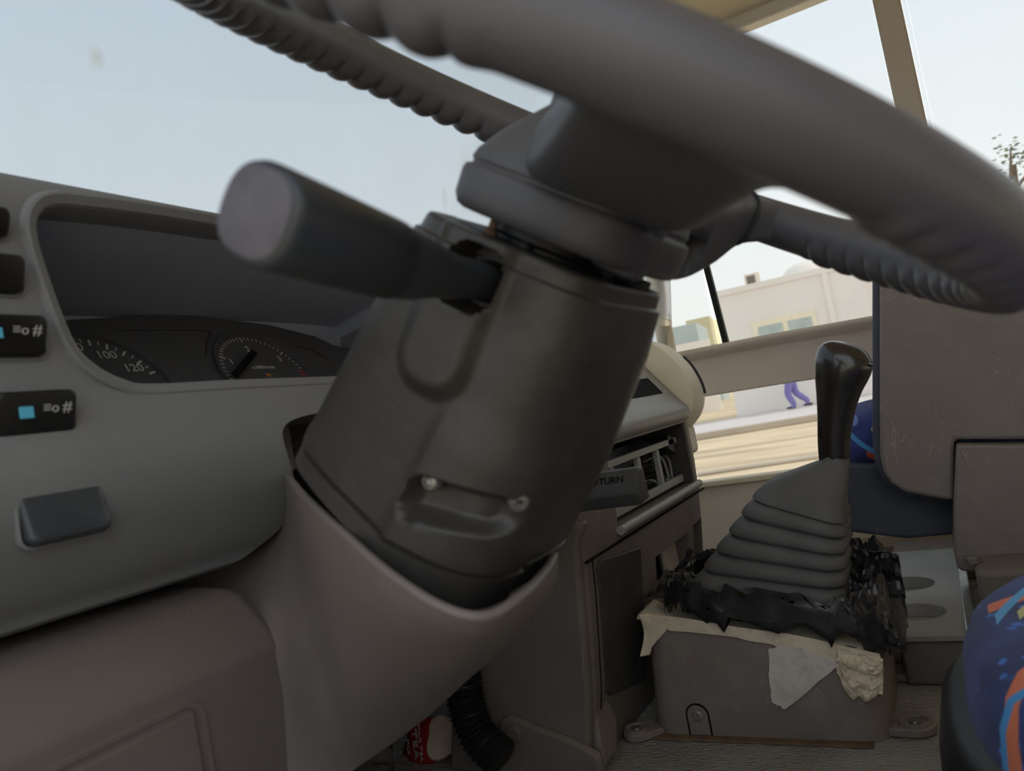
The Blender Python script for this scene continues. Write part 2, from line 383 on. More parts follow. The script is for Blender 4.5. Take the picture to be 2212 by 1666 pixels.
# facade axes: a wall facing the bus, seen almost square on
hd = radians(8.0)
fx, fy = V((cos(hd), sin(hd), 0)), V((sin(hd), -cos(hd), 0))   # away, to the right
def fac(u, v, D):
    """pixel -> (s along the facade, z) on the vertical plane D metres away"""
    k = ray(u, v); p = CAM + k*(D/k.dot(fx)); return p.dot(fy), p.z
def fp(s, z, D): return fx*D + fy*s + V((0, 0, z))
def fbox(mb, s0, s1, z0, z1, D0, D1):
    vs = [fp(s, z, D) for s in (s0, s1) for z in (z0, z1) for D in (D0, D1)]
    return mb.add(vs, [(0, 1, 3, 2), (4, 6, 7, 5), (0, 4, 5, 1), (2, 3, 7, 6), (0, 2, 6, 4), (1, 5, 7, 3)])
D = 25.
s0, zt = fac(1540, 632, D); s1 = fac(1868, 600, D)[0]
bl = thing('building', 'low white rendered building with a flat roof seen through the entrance door', 'building', fp((s0+s1)/2, GZ, D+3))
fbox(MB(), s0, s1, GZ, zt-.18, D, D+7).build('wall', M['wallw'], bl)
fbox(MB(), s0-.05, s1+.05, zt-.18, zt, D-.06, D+7).build('parapet', M['wallw'], bl)
sa, za = fac(1640, 742, D); sb, zb = fac(1757, 677, D)
fr = fbox(MB(), sa-.1, sb+.05, za-.1, zb+.1, D-.08, D+.02).build('window_frame', M['beige'], bl)
sm = (sa+sb)/2
for a, b in ((sa+.05, sm-.08), (sm+.08, sb-.08)):
    fbox(MB(), a, b, za, zb-.08, D-.1, D-.03).build('pane', M['winglass'], bl)
s2 = fac(1900, 600, D)[0]
b2 = fbox(MB(), s1+.05, s2+14, GZ, zt-.35, D+.6, D+7).build('annex', M['wallw'], bl)
fbox(MB(), s1-1.15, s1-1.0, GZ, zt-.18, D-.12, D).build('downpipe', M['wallw'], bl)
# roof things
u0, v0 = fac(1612, 622, D+1); u1, v1 = fac(1640, 588, D+1)
acu = thing('air_conditioner', 'small grey air conditioner unit standing on the white building roof', 'air conditioner', fp((u0+u1)/2, zt, D+1))
fbox(MB(), u0, u1, zt+.001, v1, D+.8, D+1.3).build('casing', M['bar'], acu, bevel=.02)
fbox(MB(), u0+.07, u1-.16, zt+.08, v1-.08, D+.76, D+.82).build('grille', M['console'], acu)
du, dv = fac(1745, 600, D+3)
dm = MB().rev(fp(du, zt+.002, D+3), (0, 0, 1), [(0, .85), (.15, .86), (.35, .8), (.55, .6), (.66, .35), (.7, 0.02)], 24)
dm = dm.build('water_tank', M['wallw']); tag(dm, 'rounded white water tank on the building roof', 'tank')
bx0, bz0 = fac(1718, 600, D+1)
tag(fbox(MB(), bx0-.2, bx0+.35, zt+.002, bz0+.15, D+1, D+1.4).build('roof_hatch', M['beige'], bevel=.03), 'small beige box in front of the roof tank', 'hatch')
# pavement in front of the building
D2 = 21.
ka = fp(-40, GZ, D2-1.2); 
kb = MB(); fbox(kb, -40, 30, GZ, GZ+.16, D2-1.2, D-.05)
struct(kb.build('pavement', M['walls']))
kk = MB(); fbox(kk, -40, 30, GZ, GZ+.17, D2-1.4, D2-1.2)
struct(kk.build('kerb_strip', M['kerb'], bevel=.03))
kk = MB(); fbox(kk, -40, 30, GZ, GZ+.05, 11.5, 11.7)
struct(kk.build('kerb_strip', M['kerb'], bevel=.02))
# far low buildings and trees seen left of the door seal
for (ua, ub, vt, mt, lab, nm, Df) in ((1440, 1497, 705, 'far', 'hazy blue grey shed far behind the sandy yard', 'shed', 52), (1488, 1530, 688, 'yellowtrim', 'hazy yellow topped building far behind the yard', 'building', 64)):
    a, _ = fac(ua, 700, Df); b, _ = fac(ub, 700, Df); _, z = fac((ua+ub)/2, vt, Df)
    t = thing(nm, lab, 'building', fp((a+b)/2, GZ, Df))
    fbox(MB(), a, b, GZ, z*.62, Df, Df+6).build('wall', M['far'], t)
    fbox(MB(), a-.2, b+.2, z*.62, z, Df-.2, Df+6.2).build('roof', M[mt], t)
a, z = fac(1470, 735, 40)
tag(fbox(MB(), a-12, fac(1532, 740, 40)[0], GZ, fac(1500, 738, 40)[1], 40, 40.3).build('boundary_wall', M['wallw']), 'long low white boundary wall across the sandy yard', 'wall')
def leafy(name, label, base, h, rad, nleaf, lsz, trunk=True):
    t = thing(name, label, 'tree', base)
    mb = MB(); rnd = random.Random(len(label))
    mb.tube(spline([base, base+V((.05, .1, h*.4)), base+V((0, -.1, h*.85))], 8), [h*.022*(1-.08*i) for i in range(9)], 8)
    tips = []
    for i in range(10):
        a = rnd.random()*2*pi; z0 = h*(.35+.05*i)
        b0 = base+V((0, 0, z0)); b1 = b0+V((cos(a)*rad*.55, sin(a)*rad*.55, rad*.4)); b2 = b1+V((cos(a)*rad*.4, sin(a)*rad*.4, rad*.3))
        mb.tube(spline([b0, b1, b2], 6), [h*.008*(1-.12*j) for j in range(7)], 6); tips += [b1, b2, (b1+b2)/2]
    mb.build('trunk', M['bark'], t)
    lf = MB()
    for i in range(nleaf):
        c = rnd.choice(tips)+V((rnd.gauss(0, rad*.16), rnd.gauss(0, rad*.16), rnd.gauss(0, rad*.14)))
        R = Matrix.Rotation(rnd.random()*6.3, 3, 'Z') @ Matrix.Rotation(rnd.random()*3, 3, 'X')
        lf.add([c+R@V(p)*lsz for p in ((-1, 0, 0), (0, -.4, .1), (1, 0, 0), (0, .4, .1))], [(0, 1, 2), (0, 2, 3)])
    o = lf.build('leaves', M['leaf'], t, smooth=False, fix=False); o['kind'] = 'stuff'
    return t
tb = P(2275, 800, 15.); tb.z = GZ
leafy('tree', 'sparse green tree standing beside the yard outside the bus', tb, 5.3, 1.15, 900, .06)

# person walking on the pavement
def person():
    pf = P(1722, 892, 22.5); pf.z = GZ+.16
    t = thing('person', 'person in purple overalls and dark shoes walking along the pavement', 'person', pf)
    d = -fy          # walks to the left of the facade
    def at(a, z, side=0): return pf + d*a + fx*side + V((0, 0, z))
    def skin(name, mat, joints, edges, rad, parent):
        me = bpy.data.meshes.new(name); me.from_pydata([tuple(j) for j in joints], edges, [])
        o = bpy.data.objects.new(name, me); COL.objects.link(o); par(o, parent)
        md = o.modifiers.new('skin', 'SKIN')
        sk = me.skin_vertices[0].data if me.skin_vertices else None
        if sk is None:
            bm = bmesh.new(); bm.from_mesh(me); bm.verts.layers.skin.verify(); bm.to_mesh(me); bm.free(); sk = me.skin_vertices[0].data
        for i, r in enumerate(rad): sk[i].radius = (r, r)
        sk[0].use_root = True
        md2 = o.modifiers.new('sub', 'SUBSURF'); md2.levels = 2; md2.render_levels = 2
        bake(o); o.data.materials.clear(); o.data.materials.append(mat); o.data.shade_smooth()
        return o
    # body: pelvis, chest, neck, head, arms with hands, legs with feet
    J = [at(0, .95), at(0, 1.12), at(.02, 1.36), at(.03, 1.50), at(.05, 1.58), at(.06, 1.72)]
    R_ = [.17, .17, .18, .06, .075, .08]; E_ = [(0, 1), (1, 2), (2, 3), (3, 4), (4, 5)]
    for s in (-1, 1):
        k = len(J); f = s
        J += [at(.02, 1.40, s*.18), at(-.1*f, 1.12, s*.23), at(.05-.1*f, .88, s*.22), at(.09-.1*f, .78, s*.21)]
        R_ += [.06, .05, .038, .035]; E_ += [(2, k), (k, k+1), (k+1, k+2), (k+2, k+3)]
        k = len(J)
        if s < 0: L_ = [at(.02, .88, s*.09), at(.16, .50, s*.1), at(.02, .12, s*.1), at(.14, .05, s*.1)]
        else: L_ = [at(-.02, .88, s*.09), at(-.06, .48, s*.1), at(-.36, .2, s*.1), at(-.33, .06, s*.1)]
        J += L_; R_ += [.13, .11, .09, .06]; E_ += [(0, k), (k, k+1), (k+1, k+2), (k+2, k+3)]
    skin('body', M['purple'], J, E_, R_, t)
    hm = MB(); c = at(.065, 1.64)
    hm.rev(c-V((0, 0, .11)), (0, 0, 1), [(0, .03), (.03, .065), (.08, .082), (.14, .088), (.19, .075), (.22, .045), (.232, .005)], 16); hm.build('head', M['skin'], t)
    hm = MB(); hm.rev(c+V((-.0, 0, .03)), (0, 0, 1), [(0, .09), (.05, .094), (.09, .08), (.115, .04), (.12, .004)], 16); hm.build('hair', M['shoe'], t)
    for s, a, z in ((-1, .14, .05), (1, -.33, .06)):
        hm = MB(); p = at(a-.08, z-.015, s*.1); hm.loft([[p+d*x+fx*(w*cos(q_))+V((0, 0, .035+.04*sin(q_)*hh)) for q_ in [2*pi*i/10 for i in range(10)]] for x, w, hh in ((-.06, .035, 1), (.04, .05, 1.1), (.14, .05, .8), (.2, .03, .5))], True, True, True); hm.build('shoe', M['shoe'], t)
person()

# ------------------------------------------------------------------ steering wheel and column
WC = V((.364, .127, .56)); WN = V((0, -.58, .8146)).normalized()
WX = V((1, 0, 0)); WQ = V((0, -WN.z, WN.y))          # WQ points to the driver along the wheel plane
def wl(x, q, t): return WC + WX*x + WQ*q - WN*t     # t: distance below the rim plane
def polar(a, r, t): a = radians(a); return wl(r*cos(a), r*sin(a), t)

sw = thing('steering_wheel', 'worn dark grey steering wheel with scalloped finger grips and two spokes', 'steering wheel', wl(0, 0, .05))
RW, RT = .200, .0152
def rim_ring(a, nb=28):
    out = []
    ar = radians(a)
    # scallops fade out round the two spokes
    fade = 1.0
    for sa, w in ((146, 20), (10, 22)):
        dd = abs((a-sa+180) % 360-180); fade = min(fade, sstep(w*.75, w, dd))
    sc = abs(sin(radians(a*36)))**.65
    for j in range(nb):
        b = 2*pi*j/nb
        o, d = cos(b), sin(b)                        # o outward, d downward (below the plane)
        g = sstep(.42, .95, d-.18*o)
        r = RT*(1+.02*d) + fade*g*(.0040*sc-.0014)
        out.append(polar(a, RW+o*r, d*r))
    return out
rm = MB(); NR = 864
rings = [rim_ring(i*360/NR) for i in range(NR)]
rm.loft(rings+[rings[0]]); rim = rm.build('rim', M['wheel'], sw, angle=70)
# hub: moulded lower cover
def selip(hx, hq, e, n=56):
    out = []
    for j in range(n):
        b = 2*pi*j/n; c, s_ = cos(b), sin(b)
        out.append((hx*copysign(abs(c)**(2/e), c), hq*copysign(abs(s_)**(2/e), s_)))
    return out
def hubring(t, k, dx=0, dq=0): return [wl(x*k+.006+dx, q*k+.010+dq, t) for x, q in selip(.062, .054, 4)]
hb = MB().loft([hubring(-.004, .50), hubring(.006, .64), hubring(.018, .80), hubring(.029, .91), hubring(.0335, .93), hubring(.0345, .915), hubring(.0362, .915), hubring(.0372, .955), hubring(.040, .97), hubring(.052, .965), hubring(.0565, .93), hubring(.058, .88)], True, True, True)
hb.build('hub_cover', M['hub'], sw, angle=50)
# horn pad on top
pd = MB().loft([hubring(.0, .52), hubring(-.008, .52), hubring(-.014, .46), hubring(-.016, .3)], True, False, True)
pd.build('horn_pad', M['hub'], sw, angle=50)
def spoke(a, tab, name):
    ar = radians(a); rd = WX*cos(ar)+WQ*sin(ar); tg = WX*(-sin(ar))+WQ*cos(ar); rg = []
    for r, w0, w1, ttop, tbot in tab:
        cc = (w0+w1)/2; hw = (w1-w0)/2; tc_ = (ttop+tbot)/2; ht = (tbot-ttop)/2
        rg.append([WC + rd*r + tg*(cc+x) - WN*(tc_+y) for x, y in selip(hw, ht, 4.5, 40)])
    # resample smoothly along the spoke
    n = 26; out = []
    for i in range(n+1):
        out.append([cr_([q[j] for q in rg], i/n) for j in range(40)])
    return MB().loft(out, True, True, True).build(name, M['hub'], sw, angle=50)
spoke(146, [(.020, -.050, .026, .004, .035), (.055, -.052, .028, .002, .0355), (.095, -.048, .028, -.002, .032), (.130, -.044, .028, -.008, .0235), (.165, -.044, .030, -.0125, .015), (.196, -.062, .046, -.0135, .0128)], 'spoke')
# angle 146: +tangent points forward, -tangent towards the driver
s2 = spoke(10, [(.030, -.036, .036, .004, .058), (.070, -.036, .036, .004, .061), (.105, -.034, .034, .0, .059), (.138, -.031, .031, -.004, .045), (.168, -.032, .030, -.010, .025), (.196, -.048, .045, -.0135, .0128)], 'spoke')
ar = radians(10); Rm = Matrix((WX*cos(ar)+WQ*sin(ar), WQ*cos(ar)-WX*sin(ar), WN)).transposed()
ctr = WC + Rm @ V((.088, .034, -.042))
cutter = MB().box(ctr, (.018, .014, .0125), Rm).build('cutter', M['black'])
cut(s2, cutter)
MB().box(WC + Rm @ V((.088, .0185, -.042)), (.0185, .002, .013), Rm).build('spoke_recess', M['black'], sw)
# grooved collar where the far spoke meets the rim
gr = [polar(10, .162, .0)]
cl_ = MB(); pts = [WC + Rm @ V((.160, x*1.03, -.007-y*1.03)) for x, y in selip(.0315, .0185, 4.0, 48)]
cl_.tube(pts+[pts[0], pts[1]], .0014, 8, False); cl_.build('collar_groove', M['black'], sw)
# pins and boss below the hub
MB().rev(wl(0, .004, .05), -WN, [(0, .034), (.012, .034), (.014, .031), (.024, .031)], 36).build('hub_boss', M['black'], sw)
for x, q, r in ((-.036, -.012, .0022), (-.030, .006, .003)):
    MB().rev(wl(x, q, .05), -WN, [(0, r), (.013, r), (.0135, r*1.7), (.018, r*1.7)], 12).build('pin', M['rust'] if r < .0025 else M['black'], sw)
MB().box(wl(.03, .035, .058), (.008, .005, .008)).build('cancel_cam', M['black'], sw, bevel=.002)
MB().loft([[wl(-.012+x, .048+q, t) for x, q in selip(.016*k_, .014*k_, 3, 20)] for t, k_ in ((.03, 1), (.052, 1.0), (.060, .85), (.062, .6))], True, True, True).build('screw_tower', M['hub'], sw)

# --- column shroud
sc = thing('steering_column', 'dark brown plastic steering column shroud under the wheel', 'steering column', wl(0, 0, .25))
def csec(t):
    hx = lerp1([(.06, .060), (.068, .062), (.12, .064), (.25, .066)], t)
    q0 = lerp1([(.06, -.044), (.075, -.048), (.113, -.060), (.205, -.077), (.25, -.080)], t)
    q1 = lerp1([(.06, .060), (.10, .066), (.16, .068), (.25, .062)], t)
    return hx, q0, q1
def rr(dx, dy, hx, hy, r):
    """signed distance to a rounded rectangle"""
    a, b = abs(dx)-hx+r, abs(dy)-hy+r
    return min(max(a, b), 0)+hypot(max(a, 0), max(b, 0))-r
def cpt(phi, t, tsk=0):
    hx, q0, q1 = csec(t); hq = (q1-q0)/2; qc = (q0+q1)/2
    e_ = 4.2
    c, s_ = cos(phi), sin(phi)
    x = hx*copysign(abs(c)**(2/e_), c); q = hq*copysign(abs(s_)**(2/e_), s_)
    nx = copysign(abs(c)**(2-2/e_), c)/hx; nq = copysign(abs(s_)**(2-2/e_), s_)/hq
    l = hypot(nx, nq); nx /= l; nq /= l
    d = 0
    if x < -.02:
        qq = q+qc
        # raised stalk channel with a round foot, running up to the top edge
        d += .0065*(1-sstep(-.005, .005, rr(qq-.000, t-.055, .0185, .088, .017)))
        # square cap block at the front top corner
        d += .0035*(1-sstep(-.0012, .0012, rr(qq+.034, t-.062, .0165, .030, .004)))
        # step between the flat side and the rounded rear part
        d += .0022*sstep(.004, .011, qq-(.2-t)*.12)*sstep(.135, .165, t)
        # stalk opening
        k_ = rr(qq-.004, t-.0845, .0135, .0150, .009)
        d -= .022*(1-sstep(-.0016, .0008, k_))
        # finger slot low on the shroud
        k_ = rr(qq-.036, t-.187+(qq-.036)*.22, .0265, .0105, .009)
        d -= .011*(1-sstep(-.0055, .0012, k_))*(.55+.45*sstep(.03, -.01, qq-.03)) + .003*(1-sstep(-.0035, .0012, k_))
    # lower skirt below the seam
    if t > .2145: d += -.0016*(1-sstep(.2145, .2165, t)) if t < .2165 else -.0010
    g = exp(-((t-.2150)/.0011)**2); d -= .0022*g
    # top lip step
    g = 1-sstep(.0735, .0745, t); d -= .0022*g
    qa = q+qc
    sh_ = lerp1([(-.08, -.009), (-.05, -.006), (.01, .006), (.045, .003), (.07, .001)], qa)*sstep(.185, .2145, t)
    tt = t+sh_ if t < .2160 else .2160+sh_+(t-.2160)*lerp1([(-.08, .34), (.01, .45), (.05, .66)], qa)
    return wl(x+nx*d, q+qc+nq*d, tt)
NP = 600
ts = []
t = .0665
while t < .2455:
    ts.append(t); t += .0004 if (.071 < t < .076 or .212 < t < .218) else (.0008 if t < .2 else .002)
sh = MB()
rings = [[cpt(2*pi*j/NP, t) for j in range(NP)] for t in ts]
hx, q0, q1 = csec(.0665)
top = [[wl(0, .008, .0655) + (p-wl(0, .008, .0665))*k_ for p in rings[0]] for k_ in (.45, .93, .985)]
botm = [[wl(0, -.005, .236) + (p-wl(0, -.005, .236))*k_ for p in rings[-1]] for k_ in (.985, .92)]
sh.loft(top+rings+botm, True, False, False)
shr = sh.build('shroud', M['column'], sc, angle=50)
# dark inner sleeve closing the bottom
MB().loft([[wl(x*k_, q*k_-.006, t) for x, q in selip(.060, .066, 4)] for t, k_ in ((.205, .9), (.222, .88), (.223, .3))], True, True, True).build('inner_sleeve', M['void'], sc)
# top switch plate
MB().loft([[wl(x+.0, q+.010, t) for x, q in selip(.05, .046, 4)] for t in (.075, .0675, .0655)], True, True, True).build('switch_plate', M['consoledark'], sc)
MB().box(wl(.018, .052, .0635), (.006, .003, .003), Matrix((WX, WQ, WN)).transposed()).build('clip', M['black'], sc, bevel=.001)
# screws
for x, q, t, nrm in ((-.0605, .019, .183, (-1, .0)), (-.050, .0605, .1735, (-.75, .66))):
    nv = (WX*nrm[0]+WQ*nrm[1]).normalized(); o = wl(x, q, t)
    s_ = MB().rev(o-nv*.002, nv, [(0, .0052), (.003, .0052), (.0046, .0040), (.005, .0022), (.0036, .0018), (.0032, .0002)], 20).build('screw', M['screw'], sc)
# stalk with a thick barrel end
p0, p1, p2, p3, p4 = wl(-.045, .004, .0855), wl(-.080, .0035, .0855), wl(-.112, .002, .0835), wl(-.128, .002, .0822), wl(-.194, .0015, .0752)
axs = (p4-p1).normalized()
st = MB()
def srings(tab):
    a = WQ; b = axs.cross(a).normalized(); a = b.cross(axs)
    return [[p + (a*x+b*y) for x, y in selip(rx, ry, 2.6, 36)] for p, rx, ry in tab]
st.loft(srings([(p0, .0085, .0085), (p1, .0095, .0095), (p1.lerp(p2, .5), .0115, .0112), (p2, .0145, .0140), (p3, .0160, .0150)]), True, True, True)
stk = st.build('stalk', M['stalk'], sc, angle=50)
q4 = p4-axs*.004
MB().loft(srings([(p3-axs*.0002, .0156, .0146), (p3+axs*.001, .0168, .0156), (p3.lerp(p4, .5), .0172, .0162), (q4, .0175, .0166), (p4-axs*.0012, .0165, .0156), (p4, .0145, .0137), (p4-axs*.0006, .0110, .0104)]), True, True, True).build('barrel', M['stalk'], stk, angle=50)
MB().loft(srings([(p4-axs*.002, .0150, .0142), (p4+axs*.0004, .0148, .0140), (p4+axs*.0010, .0132, .0122)]), True, True, True).build('end_cap', plastic('grey_cap', (84, 81, 87), .6, .15, 120, .1), stk)
# dark stub inside the opening
MB().rev(wl(-.04, .004, .0855), -WX, [(0, .011), (.012, .010), (.016, .008)], 20).build('stalk_pivot', M['black'], sc)

# ------------------------------------------------------------------ dashboard
da = thing('dashboard', 'grey plastic dashboard with the instrument cluster hood left of the column', 'dashboard', (.5, .55, .35))
def yb(x): return .0    # straight across
pro = [(.800, .560), (.800, .628), (.60, .638), (.500, .637), (.482, .633), (.472, .622), (.468, .606), (.467, .560), (.4665, .50), (.4640, .485), (.4560, .468), (.4480, .450), (.4455, .432), (.4485, .412), (.4560, .394), (.4665, .377), (.4810, .362), (.502, .3505), (.62, .350), (.70, .40)]
pr2 = []
pp = [V((0, a, b)) for a, b in pro]
for i in range(len(pp)): pr2.append(pp[i])
xs = [-.08+.01*i for i in range(88)]
sec = spline(pr2[1:-1], 70)
def dring(x):
    return [V((x, .80, .45))] + [V((x, .80, .60))] + [V((x, p.y, p.z)) for p in sec] + [V((x, .76, .42))]
dm = MB().loft([dring(x) for x in xs], True, True, True)
shell = dm.build('shell', M['dash'], da, angle=50)
# cluster opening
op = [(.302, .613), (.290, .608), (.283, .594), (.286, .564), (.295, .524), (.307, .507), (.325, .4965), (.345, .4925), (.420, .4925), (.56, .491), (.70, .491), (.735, .500), (.752, .53), (.757, .575), (.750, .606), (.73, .615), (.62, .618), (.462, .617), (.36, .616)]
opc = [V((a, 0, b)) for a, b in op]
ops = [cr_(opc+[opc[0]], i/120) for i in range(120)]
def ring_at(y, k=0., src=ops):
    c = V((.52, 0, .555)); out = []
    n = len(src)
    for i, p in enumerate(src):
        tg = (src[(i+1) % n]-src[i-1]).normalized(); nr = V((tg.z, 0, -tg.x))
        if nr.dot(p-c) < 0: nr = -nr
        out.append(V((p.x+nr.x*k, y, p.z+nr.z*k)))
    return out
cutter = MB().loft([ring_at(.40), ring_at(.70)], True, True, True).build('cutter', M['black']); cut(shell, cutter)
# notch for the column
nt_ = [(.95, .30), (.95, .455), (.60, .457), (.50, .4585), (.4635, .4565), (.4445, .4515), (.437, .441), (.4405, .420), (.4485, .400), (.4500, .388), (.4445, .374), (.432, .3635), (.415, .356), (.395, .350), (.36, .30)]
nts = spline([V((a, 0, b)) for a, b in nt_[1:-1]], 60)
nts = [V((.95, 0, .30))]+nts+[V((.36, 0, .30))]
cutter = MB().loft([[V((p.x, y, p.z)) for p in nts] for y in (.40, .745)], True, True, True).build('cutter', M['black']); cut(shell, cutter)
shell.data.shade_smooth(); shell.data.set_sharp_from_angle(angle=radians(35)); shell.data.materials.clear(); shell.data.materials.append(M['dash'])
for p in shell.data.polygons: p.material_index = 0
# rolled edge round the notch end, so that the lip turns away softly
# bezel round the opening
bz = MB().loft([ring_at(.4690, .0105), ring_at(.4640, .0085), ring_at(.4632, .0065), ring_at(.4665, .001), ring_at(.475, -.001), ring_at(.50, -.001), ring_at(.50, .006)], True, False, False)
bz.build('bezel', M['dash'], da, angle=40)
# hood lining
def lining(k, y): return ring_at(y, k)
def hring_(y, g): return [V((p.x, y, .4885+(p.z-.4885)*(1-g))) for p in ring_at(y, .003)]
MB().loft([hring_(.474, 0), hring_(.490, .02), hring_(.52, .07), hring_(.56, .14), hring_(.60, .20), hring_(.645, .27)], True, False, True).build('hood_lining', M['hood'], da, angle=50)
# instrument cluster: tilted face with dials
CO = V((.52, .565, .480)); cx_ = V((1, 0, 0)); cyv = V((0, .55, .835)).normalized(); cn = cx_.cross(cyv)   # cn points back to the driver
def cl(u, v):                                    # pixel -> cluster plane (a, b)
    k_ = ray(u, v); p = CAM + k_*((CO-CAM).dot(cn)/k_.dot(cn)); w = p-CO; return w.dot(cx_), w.dot(cyv)
def cw(a, b, h=0): return CO + cx_*a + cyv*b + cn*h
arc = [cl(u, v) for u, v in ((120, 700), (150, 690), (300, 681), (420, 681), (580, 701), (680, 726), (720, 745))]
arc = [(arc[0][0]-.06, arc[0][1]-.01)] + arc + [(arc[-1][0]+.05, arc[-1][1]-.012), (arc[-1][0]+.09, -.05), (arc[0][0]-.06, -.05)]
cb = MB().prism([cw(a, b, 0) for a, b in arc], -cn*.03).build('instrument_cluster', M['cluster'], da, bevel=.001)
def fitc(pts):
    ax_ = [cl(*p) for p in pts]
    (x1, y1), (x2, y2), (x3, y3) = ax_
    A = x1*(y2-y3)-y1*(x2-x3)+x2*y3-x3*y2
    B = (x1*x1+y1*y1)*(y3-y2)+(x2*x2+y2*y2)*(y1-y3)+(x3*x3+y3*y3)*(y2-y1)
    C_ = (x1*x1+y1*y1)*(x2-x3)+(x2*x2+y2*y2)*(x3-x1)+(x3*x3+y3*y3)*(x1-x2)
    x = -B/(2*A); y = -C_/(2*A); return x, y, hypot(x1-x, y1-y)
tx, ty, tr = fitc([(472, 772), (517, 731), (609, 762)])
sx_, sy_, sr = fitc([(190, 737), (270, 762), (335, 806)])
def ang(c, p): return atan2(p[1]-c[1], p[0]-c[0])
def dial(cx0, cy0, r, name):
    return MB().rev(cw(cx0, cy0, .0002), cn, [(0, r*1.10), (.0035, r*1.12), (.0035, r*1.07), (.0004, r*1.06)], 64).build(name, M['cluster'], cb)
dial(tx, ty, tr, 'dial'); dial(sx_, sy_, sr, 'dial')
def tick(c, r, a, ln, w, mat, name='tick'):
    d0 = V((cos(a), sin(a))); n0 = V((-d0.y, d0.x))
    pts = [(c[0]+d0.x*rr_+n0.x*ww, c[1]+d0.y*rr_+n0.y*ww) for rr_, ww in ((r, -w), (r, w), (r-ln, w), (r-ln, -w))]
    return MB().prism([cw(*p, .0008) for p in pts], cn*.0004)
a1, a2, a3 = (ang((tx, ty), cl(*p)) for p in ((472, 772), (517, 731), (609, 762)))
if a1 < a2: a1 += 2*pi
stp = (a1-a3)/2/10
mt_, mr_ = MB(), MB()
for i in range(-8, 31):
    a = a3+stp*(20-i) if False else a1-stp*i
    mj = i % 10 == 0
    t_ = tick((tx, ty), tr, a, tr*(.13 if mj else .075), tr*(.014 if mj else .007), None)
    (mr_ if i > 25 else mt_).add(t_.v, t_.f)
mt_.build('dial_marks', M['white'], cb, smooth=False); 
for i in range(26, 34):
    t_ = tick((tx, ty), tr, a1-stp*i, tr*.13, tr*.012, None); mr_.add(t_.v, t_.f)
mr_.build('redline_marks', M['red'], cb, smooth=False)
b1, b2 = ang((sx_, sy_), cl(190, 737)), ang((sx_, sy_), cl(230, 748))
st2 = (b1-b2)/2; ms = MB()
for i in range(-14, 9):
    t_ = tick((sx_, sy_), sr, b1-st2*i, sr*(.12 if i % 2 == 0 else .075), sr*(.016 if i % 2 == 0 else .008), None); ms.add(t_.v, t_.f)
ms.build('dial_marks', M['white'], cb, smooth=False)
def ctext(s, u, v, size, mat='white', rot=0):
    a, b = cl(u, v); xd = cx_*cos(rot)+cyv*sin(rot); yd = -cx_*sin(rot)+cyv*cos(rot)
    return text('numeral', s, M[mat], cb, frame(cw(a, b, .0010), xd, yd), size, offset=-.0)
hq_ = abs(cl(228, 760)[1]-cl(228, 780)[1])*1.45
ctext('100', 229, 769, .0125); ctext('120', 288, 797, .0125); ctext('80', 163, 752, .0125)
ctext('1', 499, 783, .0110); ctext('2', 534, 756, .0110); ctext('3', 603, 777, .0110); ctext('x1000r/min', 568, 795, .0066)
ctext('H', 580, 812, .008, 'orange')
# needle
na, nb_ = cl(500, 822); nc, nd = cl(541, 772)
dv = (V((nc, nd))-V((na, nb_))).normalized(); nn = V((-dv.y, dv.x))*.0036
MB().prism([cw(na-nn.x, nb_-nn.y, .006), cw(na+nn.x, nb_+nn.y, .006), cw(nc+nn.x, nd+nn.y, .006), cw(nc-nn.x, nd-nn.y, .006)], cn*.003).build('needle', M['void'], cb)
# raised panel lines of the cluster
l1 = [cw(*cl(u, v), .001) for u, v in ((250, 714), (330, 712), (430, 713), (455, 719), (448, 740), (445, 770))]
MB().tube(spline(l1, 24), .0009, 6).build('panel_line', M['consoledark'], cb)
l1 = [cw(*cl(u, v), .001) for u, v in ((640, 748), (670, 755), (710, 778))]
MB().tube(spline(l1, 12), .0009, 6).build('panel_line', M['consoledark'], cb)
# switch column at the left of the hood
for k_, (u, v0, v1, icon) in enumerate(((22, 455, 510, 0), (54, 556, 632, 0), (101, 684, 768, 1), (150, 845, 940, 2), (194, 1028, 1150, 0))):
    a = ay(u, (v0+v1)/2, .460); hz = abs(ay(u-40, v0, .46).z-ay(u-40, v1, .46).z)/2
    y0 = lerp1([(.36, .482), (.394, .456), (.412, .4485), (.432, .4455), (.45, .448), (.468, .456), (.485, .464), (.50, .4665), (.6, .467)], a.z)
    c = V((a.x-.024, y0+.003, a.z)); slot = rrect(.0255, hz+.0015, .006)
    rs = [[V((c.x+x*s_, y0-dy, c.z+z*s_)) for x, z in slot] for s_, dy in ((1.05, -.002), (1.05, .0012), (1.0, .0016), (.97, -.001))]
    MB().loft(rs, True).build('switch_surround', M['dash'], da, angle=50)
    sl = rrect(.0240, hz, .005)
    tilt = .004
    rs = [[V((c.x+x*s_, y0-dy-tilt*(z/hz if k_ != 4 else -z/hz), c.z+z*s_)) for x, z in sl] for s_, dy in ((1, -.006), (1, .006 if k_ < 4 else .0025), (.95, .0085 if k_ < 4 else .0042), (.86, .0093 if k_ < 4 else .0046))]
    s_o = MB().loft(rs, True, False, True).build('switch', M['stalk'] if k_ == 4 else M['black'], da, angle=50)
    if icon:
        yk = y0-.0098
        text('switch_icon', '\u2261o', M['white'], s_o, frame((c.x+.007, yk-.0012, c.z+.0025), (1, 0, 0), (0, -.35, 1)), .0085)
        text('switch_icon', '#', M['white'], s_o, frame((c.x+.0165, yk-.0012, c.z+.0025), (1, 0, 0), (0, -.35, 1)), .0095)
        MB().box((c.x-.007, yk-.0006, c.z+.003), (.004, .0004, .0055)).build('switch_lamp', M['cyan'], s_o, bevel=.0003)
